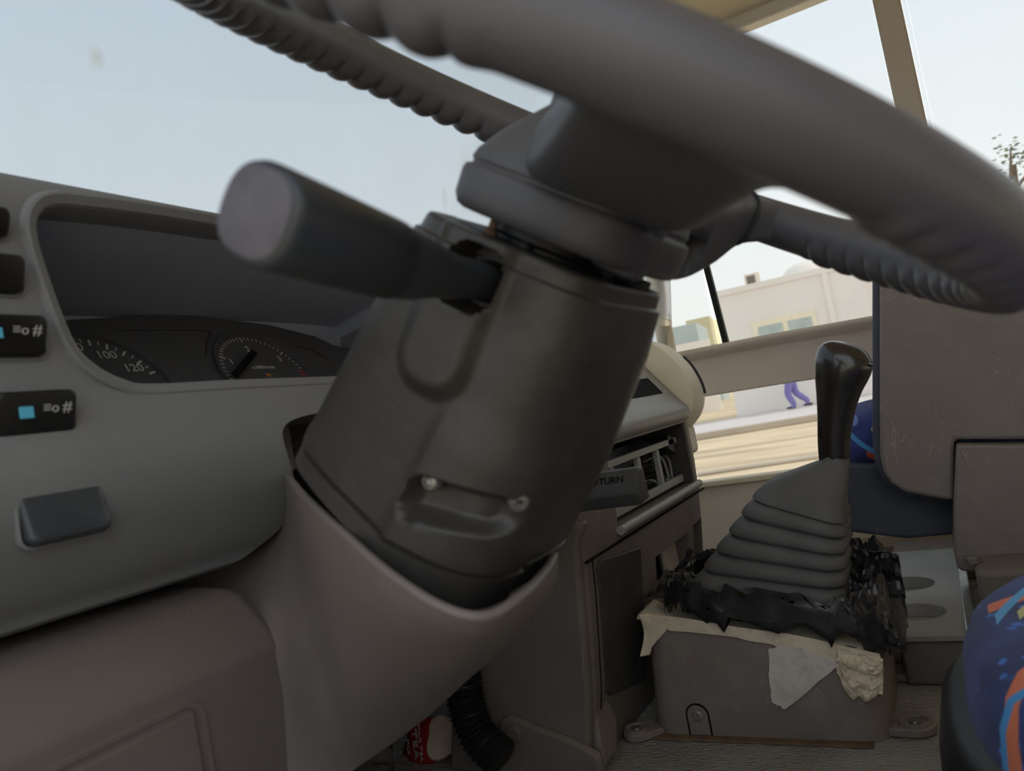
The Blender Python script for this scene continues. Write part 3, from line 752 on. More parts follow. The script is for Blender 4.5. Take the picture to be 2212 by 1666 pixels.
# bracket visible in the gap between the dash and the column
MB().prism([V((x, .50, z)) for x, z in ((.447, .455), (.50, .455), (.50, .415), (.472, .405), (.462, .415), (.452, .42))], (0, .02, 0)).build('gap_bracket', M['console'], da, bevel=.002)
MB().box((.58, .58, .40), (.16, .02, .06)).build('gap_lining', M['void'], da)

# ------------------------------------------------------------------ lower panel round the column
kn = thing('knee_panel', 'brown moulded lower dash panel scooped round the steering column', 'panel', (.35, .45, 0))
cols = [  # lip, four rows down to the lower edge
    [(-260, 1440, .44), (-260, 1520, .425), (-260, 1640, .41), (-260, 1760, .40), (-260, 2000, .40)],
    [(0, 1370, .54), (0, 1450, .49), (0, 1560, .44), (0, 1680, .43), (0, 2000, .42)],
    [(260, 1265, .61), (260, 1360, .56), (260, 1480, .50), (260, 1620, .49), (280, 1950, .47)],
    [(470, 1160, .67), (470, 1270, .61), (480, 1400, .54), (490, 1560, .53), (520, 1850, .51)],
    [(560, 1070, .68), (572, 1200, .62), (590, 1350, .54), (610, 1530, .53), (640, 1760, .52)],
    [(602, 1024, .64), (624, 1140, .59), (648, 1300, .52), (680, 1500, .50), (720, 1690, .525)],
    [(652, 1078, .455), (668, 1175, .455), (692, 1310, .465), (720, 1495, .485), (755, 1670, .525)],
    [(712, 1135, .400), (722, 1215, .405), (740, 1330, .420), (760, 1480, .455), (790, 1645, .52)],
    [(832, 1243, .355), (836, 1300, .362), (842, 1380, .385), (850, 1480, .435), (870, 1590, .52)],
    [(958, 1324, .335), (956, 1360, .345), (952, 1410, .372), (948, 1465, .415), (945, 1530, .51)],
    [(1058, 1341, .335), (1050, 1372, .347), (1040, 1400, .372), (1028, 1430, .41), (1010, 1470, .50)],
    [(1140, 1290, .355), (1134, 1318, .366), (1124, 1345, .388), (1112, 1370, .425), (1095, 1395, .50)],
    [(1188, 1235, .395), (1186, 1262, .402), (1180, 1285, .415), (1170, 1302, .44), (1150, 1330, .50)],
    [(1206, 1198, .44), (1206, 1218, .445), (1204, 1240, .452), (1198, 1262, .468), (1185, 1290, .51)],
]
cp = [[P(*p) for p in c] for c in cols]
def kpt(u, v):
    row = [cr_(c, v) for c in cp]; return cr_(row, u)
nu, nv = 96, 36
kb_ = MB()
G = [[kpt(i/nu, j/nv) for j in range(nv+1)] for i in range(nu+1)]
# the lip rolls away from the viewer: two extra rows behind row 0
full = []
for i in range(nu+1):
    p = G[i][0]; nxt = G[i][1]; dn = (p-nxt).normalized(); away = (p-CAM).normalized()
    t_ = (G[min(i+1, nu)][0]-G[max(i-1, 0)][0]).normalized(); nr = t_.cross(dn).normalized()
    if nr.dot(away) < 0: nr = -nr
    rl = [p+dn*.0022*sin(a) + nr*.0026*(1-cos(a)) for a in (2.6, 1.9, 1.3, .8, .4)]
    extra = [p-dn*.012+nr*.0085, p-dn*.005+nr*.0062]
    full.append(extra+rl+G[i])
n2 = len(full[0])
kb_.add([p for r in full for p in r], [(i*n2+j, (i+1)*n2+j, (i+1)*n2+j+1, i*n2+j+1) for i in range(nu) for j in range(n2-1)])
kb_.build('scoop', M['knee'], kn, angle=60, sub=1)
# pocket bulge with a slanted top
bx1 = .392
pb = [(.53, .346), (.470, .340), (.459, .335), (.434, .309), (.4285, .300), (.428, .27), (.436, .10), (.53, .10)]
pbs = [V((0, a, b)) for a, b in pb]
def pring(x, k_=0): return [V((x, min(.53, p.y+k_), p.z-k_*.7)) for p in pbs]
pk = MB().loft([pring(.02)]+[pring(x) for x in (.1, .2, .3, bx1-.014)]+[pring(bx1-.006, .002), pring(bx1, .007), pring(bx1+.003, .016), pring(bx1+.003, .05)], True, True, True)
pk.build('pocket_bulge', M['knee'], kn, bevel=.005, seg=3)
# recessed fuse cover with ribs
MB().box((.215, .4288, .195), (.095, .0025, .088)).build('fuse_cover', M['knee'], kn, bevel=.0035, seg=3)
fm = MB(); prf = rrect(.0985, .0915, .012, 8)
fm.loft([[V((.215+x*k_, .4285-dy, .195+z*k_)) for x, z in prf] for k_, dy in ((1.0, -.001), (1.0, .0018), (1.03, .0018), (1.04, -.001))], True)
fm.build('cover_frame', M['knee'], kn, angle=50)
for x in (.287, .262, .237, .212):
    MB().box((x, .4262, .185), (.0025, .003, .07)).build('rib', M['knee'], kn, bevel=.0015)

# ------------------------------------------------------------------ footwell: hose, cup, rag
hs = MB(); path = spline([ax(990, 1380, .77), ax(998, 1450, .765), ax(1008, 1520, .76), ax(1034, 1590, .755), ax(1085, 1640, .75)], 130)
hs.tube(path, [.022+.0018*sin(i*1.35) for i in range(131)], 18)
tag(hs.build('corrugated_hose', M['black']), 'black corrugated hose hanging under the dash', 'hose')
pp_ = spline([ax(1015, 1440, .77), ax(1022, 1490, .77), ax(1030, 1530, .77)], 20)
tag(MB().tube(pp_, .006, 8).build('cable', M['consoledark']), 'thin dark cable beside the corrugated hose', 'cable')
cc = az(968, 1640, .0); cc = V((cc.x, cc.y, 0))
pc = thing('paper_cup', 'crushed red and cream milk tea paper cup lying on the footwell floor', 'cup', cc)
view = (CAM-cc); view.z = 0; view.normalize()
ca = (view*.80+V((cr.x, cr.y, 0)).normalized()*.42+V((0, 0, .36))).normalized()     # cup bottom faces this way
cs = V((0, 0, 1)).cross(ca).normalized(); cv = ca.cross(cs)
tri = []
for j in range(42):
    a = 2*pi*j/42; r = .0265*(1+.17*cos(3*(a-pi/2))) ; tri.append((r*cos(a), r*sin(a)))
base_c = cc + V((0, 0, .027))
def cring(h, s_, w=0): return [base_c + ca*h + (cs*x+cv*y)*s_ + V((nz((x*90, y*90, h*60)), nz((x*80, h*70, y*70), 1, 4), nz((h*90, y*60, x), 1, 8)))*w for x, y in tri]
MB().loft([cring(0, .98), cring(-.004, 1.0), cring(-.03, 1.08, .004), cring(-.06, 1.15, .007), cring(-.075, 1.1, .008)], True).build('cup_side', M['cupred'], pc, angle=40, solid=.0008)
MB().loft([cring(-.0006, 1.0), cring(.002, .98), cring(-.002, .95), cring(-.0035, .9)], True, False, True).build('cup_base', M['cupcream'], pc, angle=40)
sd = -(V((cr.x, cr.y, 0)).normalized())
nside = (sd*.75+view*.55+V((0, 0, .25))).normalized(); nside = (nside-ca*nside.dot(ca)).normalized()
td = ca.cross(nside).normalized()
for s_, h, sz, mt in (('TEA', -.030, .022, 'white'), ('MILK TEA', -.012, .011, 'white'), ('MILK', -.056, .009, 'white')):
    text('lettering', s_, M[mt], pc, frame(base_c+ca*h+nside*.0300, td, ca), sz, extrude=.0004)
rg = MB().grid(lambda u, v: (lambda p: V((p.x, p.y, .004+.020*abs(nz((p.x*22, p.y*22, 1)))+.012*abs(nz((p.x*60, p.y*60, 3))))))(az(660+190*u, 1600+120*v, 0)), 30, 20)
tag(rg.build('cloth_rag', M['rag'], solid=.002), 'dusty grey rag crumpled on the footwell floor', 'rag')
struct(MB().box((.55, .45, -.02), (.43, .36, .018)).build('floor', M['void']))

# ------------------------------------------------------------------ centre console
co = thing('centre_console', 'dusty grey centre console with an empty radio slot', 'console', (1.07, .5, 0))
XL, XR = .80, 1.335
cprof = [(.78, .36), (.60, .30), (.595, 0), (.425, 0), (.415, .04), (.402, .10), (.388, .20), (.382, .262), (.380, .300), (.380, .372), (.384, .392), (.398, .408), (.43, .452), (.46, .492), (.50, .52), (.60, .55), (.78, .56)]
def crg(x, k_=0): return [V((x, a+(k_ if a < .7 else 0), b-(k_*.6 if b > .3 else 0))) for a, b in cprof]
body = MB().loft([crg(XL, .006), crg(XL+.006)]+[crg(x) for x in (.95, 1.1, 1.25)]+[crg(XR-.03, .002), crg(XR-.01, .010), crg(XR, .03), crg(XR+.004, .06)], True, True, True).build('body', M['console'], co, angle=30)
# radio slot, lower pockets
def zb_(x): return .262
slot = MB().box((1.10, .43, .317), (.186, .10, .052)).build('cutter', M['black']); cut(body, slot)
slot = MB().box((1.13, .40, .135), (.085, .07, .060)).build('cutter', M['black']); cut(body, slot)
slot = MB().box((1.275, .40, .145), (.030, .06, .055)).build('cutter', M['black']); cut(body, slot)
body.data.materials.clear(); body.data.materials.append(M['console'])
for p in body.data.polygons: p.material_index = 0
body.data.shade_smooth(); body.data.set_sharp_from_angle(angle=radians(28))
# slot lining
MB().box((1.10, .49, .317), (.19, .006, .056)).build('slot_back', M['void'], co)
MB().box((1.10, .44, .370), (.187, .055, .002)).build('slot_roof', M['black'], co)
MB().box((1.283, .435, .317), (.002, .05, .050)).build('slot_side', M['consoledark'], co)
# upper face trim, lighter
up = MB().loft([[V((x, a-.0015, b)) for a, b in ((.381, .374), (.3825, .392), (.397, .409), (.43, .454), (.455, .488))] for x in (XL+.01, 1.0, 1.2, XR-.035, XR-.014)], False)
up.build('upper_face', M['silver'], co, angle=50, solid=.002)
# display window in the upper face
dd_ = V((0, .032, .045)).normalized(); dn_ = V((0, -dd_.z, dd_.y))
dc = V((1.115, .417, .437)); Rd = Matrix((V((1, 0, 0)), dd_, dn_)).transposed()
MB().box(dc, (.172, .027, .0018), Rd).build('display_frame', M['consoledark'], co, bevel=.001)
MB().box(dc+dn_*.0015, (.167, .0235, .0015), Rd).build('display_bezel', M['silver'], co, bevel=.001)
MB().box(dc+dn_*.0028, (.156, .0185, .001), Rd).build('display', M['void'], co)
# chrome strip under the slot
MB().tube([(XL+.105, .376, .262), (1.1, .376, .2622), (1.290, .377, .2625)], .0060, 12).build('trim_strip', M['silver'], co)
# metal bracket and connectors in the slot
br = MB()
for z, h in ((.277, .006), (.342, .005)): br.box((1.10, .40, z), (.17, .004, h))
for x in (.97, 1.08, 1.17): br.box((x, .402, .31), (.006, .004, .034))
br.build('radio_bracket', M['silver'], co, bevel=.0012)
MB().box((1.10, .462, .305), (.18, .004, .045)).build('bracket_plate', M['metal'], co)
for x, z in ((1.20, .312), (1.205, .345), (1.245, .30), (1.18, .285), (1.23, .284)):
    MB().rev((x, .455, z), (0, -1, 0), [(0, .006), (.03, .006), (.034, .004)], 12).build('grommet', M['consoledark'], co)
wr_ = Matrix.Rotation(radians(20), 3, 'Y')
MB().box((1.240, .412, .338), (.016, .016, .013), wr_).build('connector', M['black'], co, bevel=.002)
rnd = random.Random(5)
for i in range(7):
    x = 1.17+.1*rnd.random(); z = .275+.05*rnd.random()
    pth = spline([(x, .455, z), (x+.01, .42, z+.01*rnd.random()), (x+.02*rnd.random(), .415, .272)], 8)
    MB().tube(pth, .0022, 6).build('wire', M['consoledark'] if i % 2 else M['silver'], co)
# side cheek to the driver with its foot
ck = MB()
outl = [(.37, .295), (.384, .27), (.392, .20), (.404, .10), (.418, .03), (.430, .0), (.62, .0), (.60, .08), (.575, .14), (.555, .22), (.55, .30)]
ck.prism([V((XL-.010, a, b)) for a, b in outl], (.02, 0, 0))
ck.build('side_cheek', M['console'], co, bevel=.006, seg=3)
ft = [(.400, .0), (.402, .034), (.43, .050), (.475, .064), (.512, .078), (.527, .070), (.535, .05), (.55, 0)]
MB().prism([V((XL-.018, a, b)) for a, b in ft], (.012, 0, 0)).build('foot', M['console'], co, bevel=.005, seg=3)
MB().rev(V((XL-.016, .508, .056)), (-1, 0, 0), [(0, .0105), (.004, .0105), (.0055, .0095), (.006, .0075), (.0048, .0070), (.0046, .001)], 24).build('cap', M['console'], co)
# dark removable panel in the lower front
def fy_(z): return lerp1([(0, .425), (.04, .415), (.10, .402), (.20, .388), (.262, .382), (.4, .38)], z)
pn = [(.83, .235), (.842, .242), (.98, .225), (.985, .06), (.975, .045), (.85, .075), (.835, .085)]
MB().prism([V((x, fy_(z)-.004, z)) for x, z in pn], (0, .010, 0)).build('front_panel', M['consoledark'], co, bevel=.003)
MB().box((1.13, .452, .14), (.09, .004, .064)).build('pocket_back', M['consoledark'], co)
MB().box((1.275, .445, .145), (.034, .004, .058)).build('pocket_back', M['black'], co)
MB().box((1.19, .42, .150), (.035, .006, .045)).build('pocket_flap', M['pillar'], co, bevel=.008)
for x in (.822,):
    MB().tube([V((x, fy_(z)+.0004, z)) for z in (.02, .06, .10, .15, .20, .245)], .0014, 6).build('seam', M['void'], co)
MB().box((1.06, .3806, .2480), (.262, .0015, .0012)).build('seam', M['void'], co)
MB().prism([V((x, .408, z)) for x, z in ((.806, .010), (.806, .085), (.846, .075), (.862, .045), (.846, .010))], (0, .02, 0)).build('foot_block', M['housing'], co, bevel=.004, seg=3)

# beige dash end with a vent line
be = thing('dash_end', 'rounded beige dash end cap beside the entrance door', 'trim panel', (1.40, .55, .30))
bp_ = [(.60, .33), (.44, .345), (.395, .365), (.375, .40), (.378, .44), (.40, .485), (.45, .525), (.60, .55)]
bps = spline([V((0, a, b)) for a, b in bp_], 28)
MB().loft([[V((x, p.y+k_, p.z-k_*.3)) for p in bps]+[V((x, .70, .45))] for x, k_ in ((1.345, 0), (1.40, -.002), (1.435, .003), (1.450, .014), (1.456, .03))], True, True, True).build('shell', M['beige'], be, angle=50)
sl_ = [V((1.430, p.y+.001, p.z)) for p in bps[13:21]]
MB().tube(sl_, .003, 8).build('vent_slot', M['black'], be)
MB().box((1.40, .44, .33), (.05, .03, .028)).build('lower_cover', M['beige'], be, bevel=.01, seg=3)

# parking brake handle
pbh = thing('parking_brake_handle', 'black parking brake pull handle lettered PULL TURN beside the column', 'handle', (.75, .31, .33))
he = ax(1390, 1042, .700); hy0 = he.y; hz0 = he.z-.002
xsec = [(-.011, -.018), (-.0145, -.006), (-.013, -.001), (-.003, .017), (.012, .017), (.014, -.016)]
MB().loft([[V((.700+a*k_, y, hz0+b*k_)) for a, b in xsec] for y, k_ in ((hy0+.001, .86), (hy0+.004, 1), (hy0+.13, 1.0), (hy0+.133, .9))], True, True, True).build('grip', M['consoledark'], pbh, bevel=.0025, seg=3)
MB().tube([(.700, hy0+.12, hz0), (.700, hy0+.2, hz0-.005), (.700, .56, .33)], .009, 12).build('rod', M['black'], pbh)
text('lettering', 'PULL\u25c6TURN', M['void'], pbh, frame(V((.700-.0085, hy0+.016, hz0+.0085)), (0, -1, 0), (.48, 0, .87)), .0098, align='RIGHT', extrude=.0004)

# ------------------------------------------------------------------ gear lever housing
gh = thing('gear_lever_housing', 'grey brown plastic gear lever housing on the floor patched with paper tape', 'housing', (1.01, .25, 0))
X0, X1, Y0, Y1 = .911, 1.120, .112, .388
def ztop(y): return .100+.17*(y-.105)
def hring(k_, z=None, dz=0):
    out = []
    for x, y in rrect((X1-X0)/2-k_, (Y1-Y0)/2-k_, max(.030-k_, .004), 8):
        xx, yy = (X0+X1)/2+x, (Y0+Y1)/2+y
        out.append(V((xx, yy, z if z is not None else ztop(yy)+dz)))
    return out
def lean(r): return [V((p.x, p.y-.085*p.z, p.z)) for p in r]
hh = MB().loft([lean(r) for r in (hring(0, .0), hring(0, .03), hring(.001, None, -.012), hring(.003, None, -.005), hring(.007, None, -.001), hring(.014, None, 0))], True, True, True)
hh.build('shell', M['housing'], gh, angle=50)
def hp(y, z, off=.0006): return V((X0-off, y, z))       # a point on the face towards the driver
# screw with arched recess
MB().prism([hp(y, z, .0002) for y, z in [(.311, .004), (.337, .004)]+[(.324+.013*cos(a), .028+.013*sin(a)) for a in [pi*i/12 for i in range(13)]]], (-.0012, 0, 0)).build('screw_boss', M['housing'], gh, bevel=.0006)
MB().rev(hp(.324, .027, .001), (-1, 0, 0), [(0, .0068), (.0012, .0066), (.002, .005), (.0016, .002), (.0012, .0004)], 20).build('screw', M['screw'], gh)
gp = [hp(.311, .002, .0010)]+[hp(.324+.0135*cos(a), .028+.0135*sin(a), .0010) for a in [pi-pi*i/14 for i in range(15)]]+[hp(.3375, .002, .0010)]
MB().tube([hp(.3105, .002, .0006)]+[hp(.324-.0135*cos(a), .028+.0135*sin(a), .0006) for a in [pi*i/14 for i in range(15)]][::1]+[hp(.3375, .002, .0006)], .0012, 6).build('boss_groove', M['void'], gh)
# lugs
def lug(c, r, ln, d, scr):
    d = V(d).normalized(); n_ = V((-d.y, d.x, 0)); c = V(c)
    pts = [c-d*ln-n_*r, ] + [c+d*(r*cos(a))+n_*(r*sin(a)) for a in [-pi/2+pi*i/14 for i in range(15)]] + [c-d*ln+n_*r]
    l_ = MB().prism(pts, (0, 0, .010)).build('lug', M['housing'], gh, bevel=.002)
    cc_ = c+V((0, 0, .0098))
    MB().rev(cc_, (0, 0, 1), [(0, r*.86), (.003, r*.84), (.003, r*.70), (.0006, r*.66)], 24, False).build('lug_rim', M['housing'], l_)
    MB().rev(cc_, (0, 0, 1), [(0, r*.34), (.003 if scr else .0006, r*.3), (.0036 if scr else .0005, r*.02)], 16).build('lug_screw', M['screw'] if scr else M['void'], l_)
lug((.945, .088, .001), .020, .035, (-.1, -1, 0), True)
lug((1.105, .088, .001), .020, .035, (-.05, -1, 0), False)
lug((.905, .405, .001), .018, .03, (-.7, .72, 0), True)
# tape: shaped pieces lying on the faces
def tape(pts, mat, name='tape_patch', off=(-.0012, 0, 0)):
    return MB().prism(pts, off).build(name, M[mat], gh, angle=30)
def fpx(u, v, off=.0008):
    p = ax(u, v, X0); return V((X0-off, p.y, p.z))
def edge(pts, n=5, amp=2.5, seed=1):
    out = []; r_ = random.Random(seed)
    for i in range(len(pts)):
        a, b = pts[i], pts[(i+1) % len(pts)]
        for j in range(n):
            f = j/n; w = amp if j else 0
            out.append((a[0]+(b[0]-a[0])*f+r_.uniform(-w, w), a[1]+(b[1]-a[1])*f+r_.uniform(-w, w)))
    return out
tape([fpx(*p, .0022) for p in edge([(1660, 1402), (1690, 1392), (1745, 1400), (1815, 1432), (1697, 1530), (1668, 1515), (1663, 1470)], 5, 2, 2)], 'tapegrey')
tape([fpx(*p, .0010) for p in edge([(1408, 1352), (1450, 1362), (1560, 1372), (1650, 1388), (1700, 1402), (1815, 1445), (1850, 1455), (1868, 1482), (1890, 1470), (1905, 1440), (1900, 1412), (1700, 1368), (1400, 1325)], 3, 2, 3)], 'tape')
tape([fpx(*p, .0016) for p in edge([(1400, 1325), (1445, 1345), (1440, 1362), (1402, 1403), (1392, 1385)], 4, 1.5, 4)], 'tape')
# tape over the top edge and the top face
tp = MB()
def topt(u, v):
    # sweeps from the driver-side edge across the housing top
    y = Y0+.010+(Y1-Y0-.004)*u; x = X0+.004+.192*v
    z = ztop(y)+.0022-.0045*exp(-v*26)+.0012*nz((x*60, y*60, 2))
    return V((x, y-.085*z, z))
tp.grid(topt, 44, 26); tp.build('tape_top', M['tape'], gh, solid=.0006)
# crumpled corner at the rear and the loose flap at the front corner
def crum(u, v):
    p = fpx(1808+100*u, 1392+30*u+(112*v)*(.62+.30*sin(u*2.9)+.22*nz((u*5.5, .3, 2)))-10*u*v)
    k_ = nz((u*4.5, v*5, 1))*.006+abs(nz((u*9, v*9, 5)))*.006+.002
    return p+V((-k_, 0, 0))
MB().grid(crum, 26, 26).build('crumpled_tape', M['tape'], gh, solid=.0006, angle=25)
def flap(u, v):
    p = ax(1402-18*u+8*sin(v*3), 1325+90*v, X0-.002)
    return V((p.x-.004*u-.002*sin(v*6+u*2), p.y+.0, p.z))
MB().grid(flap, 10, 24).build('loose_tape', M['tape'], gh, solid=.0006)
MB().prism([V((X0-.012, y, z)) for y, z in ((.13, .0), (.40, .0), (.41, .004), (.13, .003))], (.02, 0, 0)).build('base_flange', M['rust'], gh, bevel=.001)

# ------------------------------------------------------------------ gear lever
gl_ = thing('gear_lever', 'black gear lever with a pear shaped knob and ribbed rubber boot', 'gear lever', (1.0, .24, .13))
LX = 1.0
Fb, Ft = V((0, .326, .160)), V((0, .214, .278)); Rb, Rt = V((0, .140, .132)), V((0, .123, .238))
def bring(s_, k_, hx):
    f = Fb.lerp(Ft, s_); r_ = Rb.lerp(Rt, s_); c = (f+r_)/2; d = (f-r_)/2; L_ = d.length; d.normalize()
    sag = V((0, -d.z, d.y))
    return [V((LX, 0, 0))+c+V((1, 0, 0))*x+d*y for x, y in rrect(hx+k_, L_+k_, min(.030, hx*.45), 7)]
NF = 6; rb = []
folds = []
for i in range(NF):
    s0_, s1_ = i/NF, (i+1)/NF
    hx0 = .084-.028*s0_; hx1 = .084-.028*s1_
    hx = hx0
    rb = [bring(s0_-.030, .0045-.007, hx), bring(s0_+.004, .0038, hx), bring(s0_+.030, .0048, hx), bring(s0_+.085, .0040, hx*.99+hx1*.01), bring(s0_+.128, .0012, hx*.7+hx1*.3), bring(s1_-.008, -.003, hx1), bring(s1_+.004, -.006, hx1)]
    folds.append(rb)
allr = [r_ for f in folds for r_ in f]
boot = MB().loft(allr, True, True, False).build('boot', M['rubber'], gl_, angle=50)
# upper cone
neck = V((LX, .1215, .303)); topd = V((0, -.03, .1)).normalized()
lo = bring(.985, .004, .057); lo2 = bring(1.02, .0045, .056); lo3 = bring(1.10, .001, .053)
nk = []
c0 = sum(lo3, V())/len(lo3)
def neckring(rad, o):
    a = V((1, 0, 0)); b = topd.cross(a); n = len(lo); out = []
    dd = (Ft-Rt).normalized()
    for p in lo3:
        w = p-c0; an = atan2(w.dot(dd), w.x); out.append(o + V((1, 0, 0))*(rad*cos(an)) + (dd - topd*dd.dot(topd)).normalized()*(rad*sin(an)))
    return out
n1 = neckring(.0185, neck); n2_ = neckring(.018, neck+topd*.006)
mid = [a.lerp(b, .62) for a, b in zip(lo3, n1)]; mid = [m_*.85+(a.lerp(b, .5))*.15 for m_, a, b in zip(mid, lo3, n1)]
MB().loft([bring(.975, -.002, .056), lo, lo2, lo3, [a.lerp(b, .5) for a, b in zip(lo3, n1)], [a.lerp(b, .88) for a, b in zip(lo3, n1)], n1, n2_], True, False, True).build('boot_collar', M['rubber'], gl_, angle=50)
# knob: swept ellipses
kax = [(V((LX, .1235, .302)), .0150, .0165), (V((LX, .1220, .307)), .0168, .0180), (V((LX, .118, .330)), .0175, .0190), (V((LX, .110, .360)), .0190, .0215), (V((LX, .1025, .384)), .0215, .0255), (V((LX, .0960, .402)), .0240, .0300), (V((LX, .0905, .418)), .0245, .0325), (V((LX, .0860, .430)), .0215, .0300), (V((LX, .0825, .4385)), .0140, .0205), (V((LX, .0815, .4415)), .004, .006)]
tl_ = [0, 3, 3, 5, 9, 16, 24, 28, 28, 28]
kr = []
for (o, rx, ry), tlt in zip(kax, tl_):
    dd = V((0, cos(radians(tlt)), sin(radians(tlt)))); kr.append([o + V((1, 0, 0))*(rx*cos(a)) + dd*(ry*sin(a)) for a in [2*pi*i/32 for i in range(32)]])
ksm = [[cr_([r_[j] for r_ in kr], i/44) for j in range(32)] for i in range(45)]
kb3 = MB().loft(ksm, True, True, True).build('knob', M['knob'], gl_, angle=60)
# shift pattern disc on the rear top
pdn = V((-.22, -.66, .72)).normalized(); pc0 = V((LX-.004, .0655, .4190))
MB().rev(pc0-pdn*.004, pdn, [(0, .0115), (.0030, .0112), (.0036, .0100), (.0034, .001)], 28).build('shift_disc', M['knob'], gl_)
pmat = frame(pc0+pdn*.0000, V((.9, -.3, .1)), V((0, .5, .8)))
sp_ = MB()
def pl_(a, b, w=.0006):
    a = pmat@V((a[0], a[1], 0)); b = pmat@V((b[0], b[1], 0)); sp_.tube([a, b], w, 6)
pl_((-.006, 0), (.006, 0), .0004); pl_((-.0055, -.005), (-.0055, .005), .0004); pl_((0, -.005), (0, .005), .0004); pl_((.0055, -.005), (.0055, .005), .0004)
sp_.build('shift_pattern', M['white'], gl_)

# black plastic sheet bunched round the boot foot
def sheet_pt(a, s_, i_=0, j_=0):
    c0_, s0_ = cos(a), sin(a)
    # inner outline: boot foot; outer outline on the housing top and over its rear end
    ix = LX + .0915*copysign(abs(c0_)**.5, c0_); iy = .236 + .112*copysign(abs(s0_)**.5, s0_)
    ox = LX + .004 + .101*copysign(abs(c0_)**.45, c0_); oy = .222 + (.146 if s0_ > 0 else .132)*copysign(abs(s0_)**.5, s0_)
    rear = sstep(.1, .9, -s0_); near = sstep(.2, .9, -c0_)
    x = ix+(ox-ix)*s_; y = iy+(oy-iy)*s_
    zt = ztop(y)
    h = .036*(1-s_)**.7 + .006
    h += rear*.034*exp(-((s_-.42)/.28)**2)*sstep(-.9, .6, c0_) + .012*rear*(1-s_)
    w = .005+.012*sstep(0, .4, s_)+.007*near*sstep(.1, .5, s_)
    n1_ = 1-abs(nz((x*26, y*26, 3)))*2; n2 = 1-abs(nz((x*55, y*55, 9)))*2; n3 = nz((a*3, s_*2, 7))
    z = zt + h + w*(n1_*.6+n2*.6) + .006*n3 + .005*noise.cell(V((i_*1.31, j_*.77, 3.1)))
    if s_ > .8: z -= (s_-.8)*.05*(1+rear*1.6)
    x += .006*nz((x*40, y*40, 21)); y += .009*nz((x*40, y*40, 33))
    z = max(z, zt+.0045) if (Y0+.004 < y < Y1-.004 and X0+.004 < x < X1-.004) else max(z, zt-.040)
    return V((x, y-.085*z, z))
bs = MB(); NA, NS = 120, 17
vs = [sheet_pt(2*pi*(i+.35*noise.cell(V((i*1.7, j*2.3, 1))))/NA, j/NS, i, j) for i in range(NA) for j in range(NS+1)]
bs.add(vs, [(i*(NS+1)+j, ((i+1) % NA)*(NS+1)+j, ((i+1) % NA)*(NS+1)+j+1, i*(NS+1)+j+1) for i in range(NA) for j in range(NS)])
shp = bs.build('plastic_sheet', M['bag'], angle=32, solid=.0006)
tag(shp, 'torn black plastic sheet bunched round the foot of the gear lever boot', 'plastic sheet')
# standing torn flaps of the same sheet
def flapg(p0, e1, e2, n=12, amp=.010, seed=1):
    p0, e1, e2 = V(p0), V(e1), V(e2); nr = e1.cross(e2).normalized()
    f = MB().grid(lambda u, v: p0+e1*(u*(1-.45*v)+.18*v)+e2*v+nr*(amp*nz((u*2.6, v*2.6, seed), 1, seed)+amp*.8*(1-abs(nz((u*5, v*5, seed)))*2)), n, n)
    o = f.build('torn_flap', M['bag'], shp, angle=22, solid=.0006); return o
flapg(ax(1818, 1262, 1.02), (0, -.050, -.006), (.01, .006, .058), seed=2)
flapg(ax(1850, 1268, .99), (.0, -.052, -.012), (-.012, -.016, .050), seed=5)
flapg(ax(1838, 1360, .93), (-.01, -.052, -.022), (.03, .004, .052), seed=8)
flapg(ax(1440, 1265, .99), (.02, .012, .0), (.0, -.045, .045), seed=11, amp=.006)
flapg(ax(1392, 1300, .935), (.0, -.075, -.012), (.045, -.008, .028), seed=14, amp=.008)

# ------------------------------------------------------------------ cup holder tray
ty_ = thing('cup_holder_tray', 'worn grey plastic tray with round cup recesses behind the gear lever', 'tray', (1.3, .05, 0))
TZ = .060
tb_ = MB().prism([V((1.075, .100, 0)), V((1.075, .012, 0)), V((1.53, .012, 0)), V((1.53, .145, 0)), V((1.13, .145, 0)), V((1.13, .100, 0))], (0, 0, TZ)).build('body', M['console'], ty_, bevel=.006, seg=3)
tt = MB().prism([V((1.068, .102, 0)), V((1.068, .020, 0)), V((1.53, .020, 0)), V((1.53, .150, 0)), V((1.13, .150, 0)), V((1.13, .102, 0))], (0, 0, .006))
for v in tt.v: v.z += TZ-.001
tto = tt.build('top_plate', M['tray'], ty_)
for cx0, cy0 in ((1.168, .082), (1.315, .095)):
    cutter = MB().rev((cx0, cy0, TZ-.03), (0, 0, 1), [(0, .038), (.06, .040)], 40).build('cutter', M['black'])
    c2 = cutter.copy(); c2.data = cutter.data.copy(); COL.objects.link(c2)
    cut(tto, cutter)
    bm_ = bake(tb_); cut(tb_, c2)
    MB().rev((cx0, cy0, TZ-.012), (0, 0, 1), [(.0, .0385), (.017, .0405), (.0178, .0390), (.0006, .037)], 40, False).build('cup_recess', M['tray'], ty_)
    MB().rev((cx0, cy0, TZ-.013), (0, 0, 1), [(0, .038), (.001, .038)], 40).build('cup_floor', M['tray'], ty_)
for o in (tto, tb_):
    mt = o.data.materials[0]; o.data.shade_smooth(); o.data.set_sharp_from_angle(angle=radians(30))
MB().box((1.30, .0165, TZ+.004), (.225, .006, .006)).build('edge_trim', M['metal'], ty_, bevel=.0015)
bt = MB().rev((1.60, .08, .03), (0, 0, 1), [(0, .014), (.012, .014), (.014, .011), (.015, .001)], 12)
sf = thing('seat_mount', 'brown metal seat mount plate with bolts behind the tray', 'bracket', (1.62, .05, 0))
MB().box((1.66, .06, .012), (.10, .12, .012)).build('plate', M['rust'], sf, bevel=.003)
MB().box((1.64, .05, .03), (.08, .08, .012)).build('plate', M['housing'], sf, bevel=.003)
bt.build('bolt', M['screw'], sf)
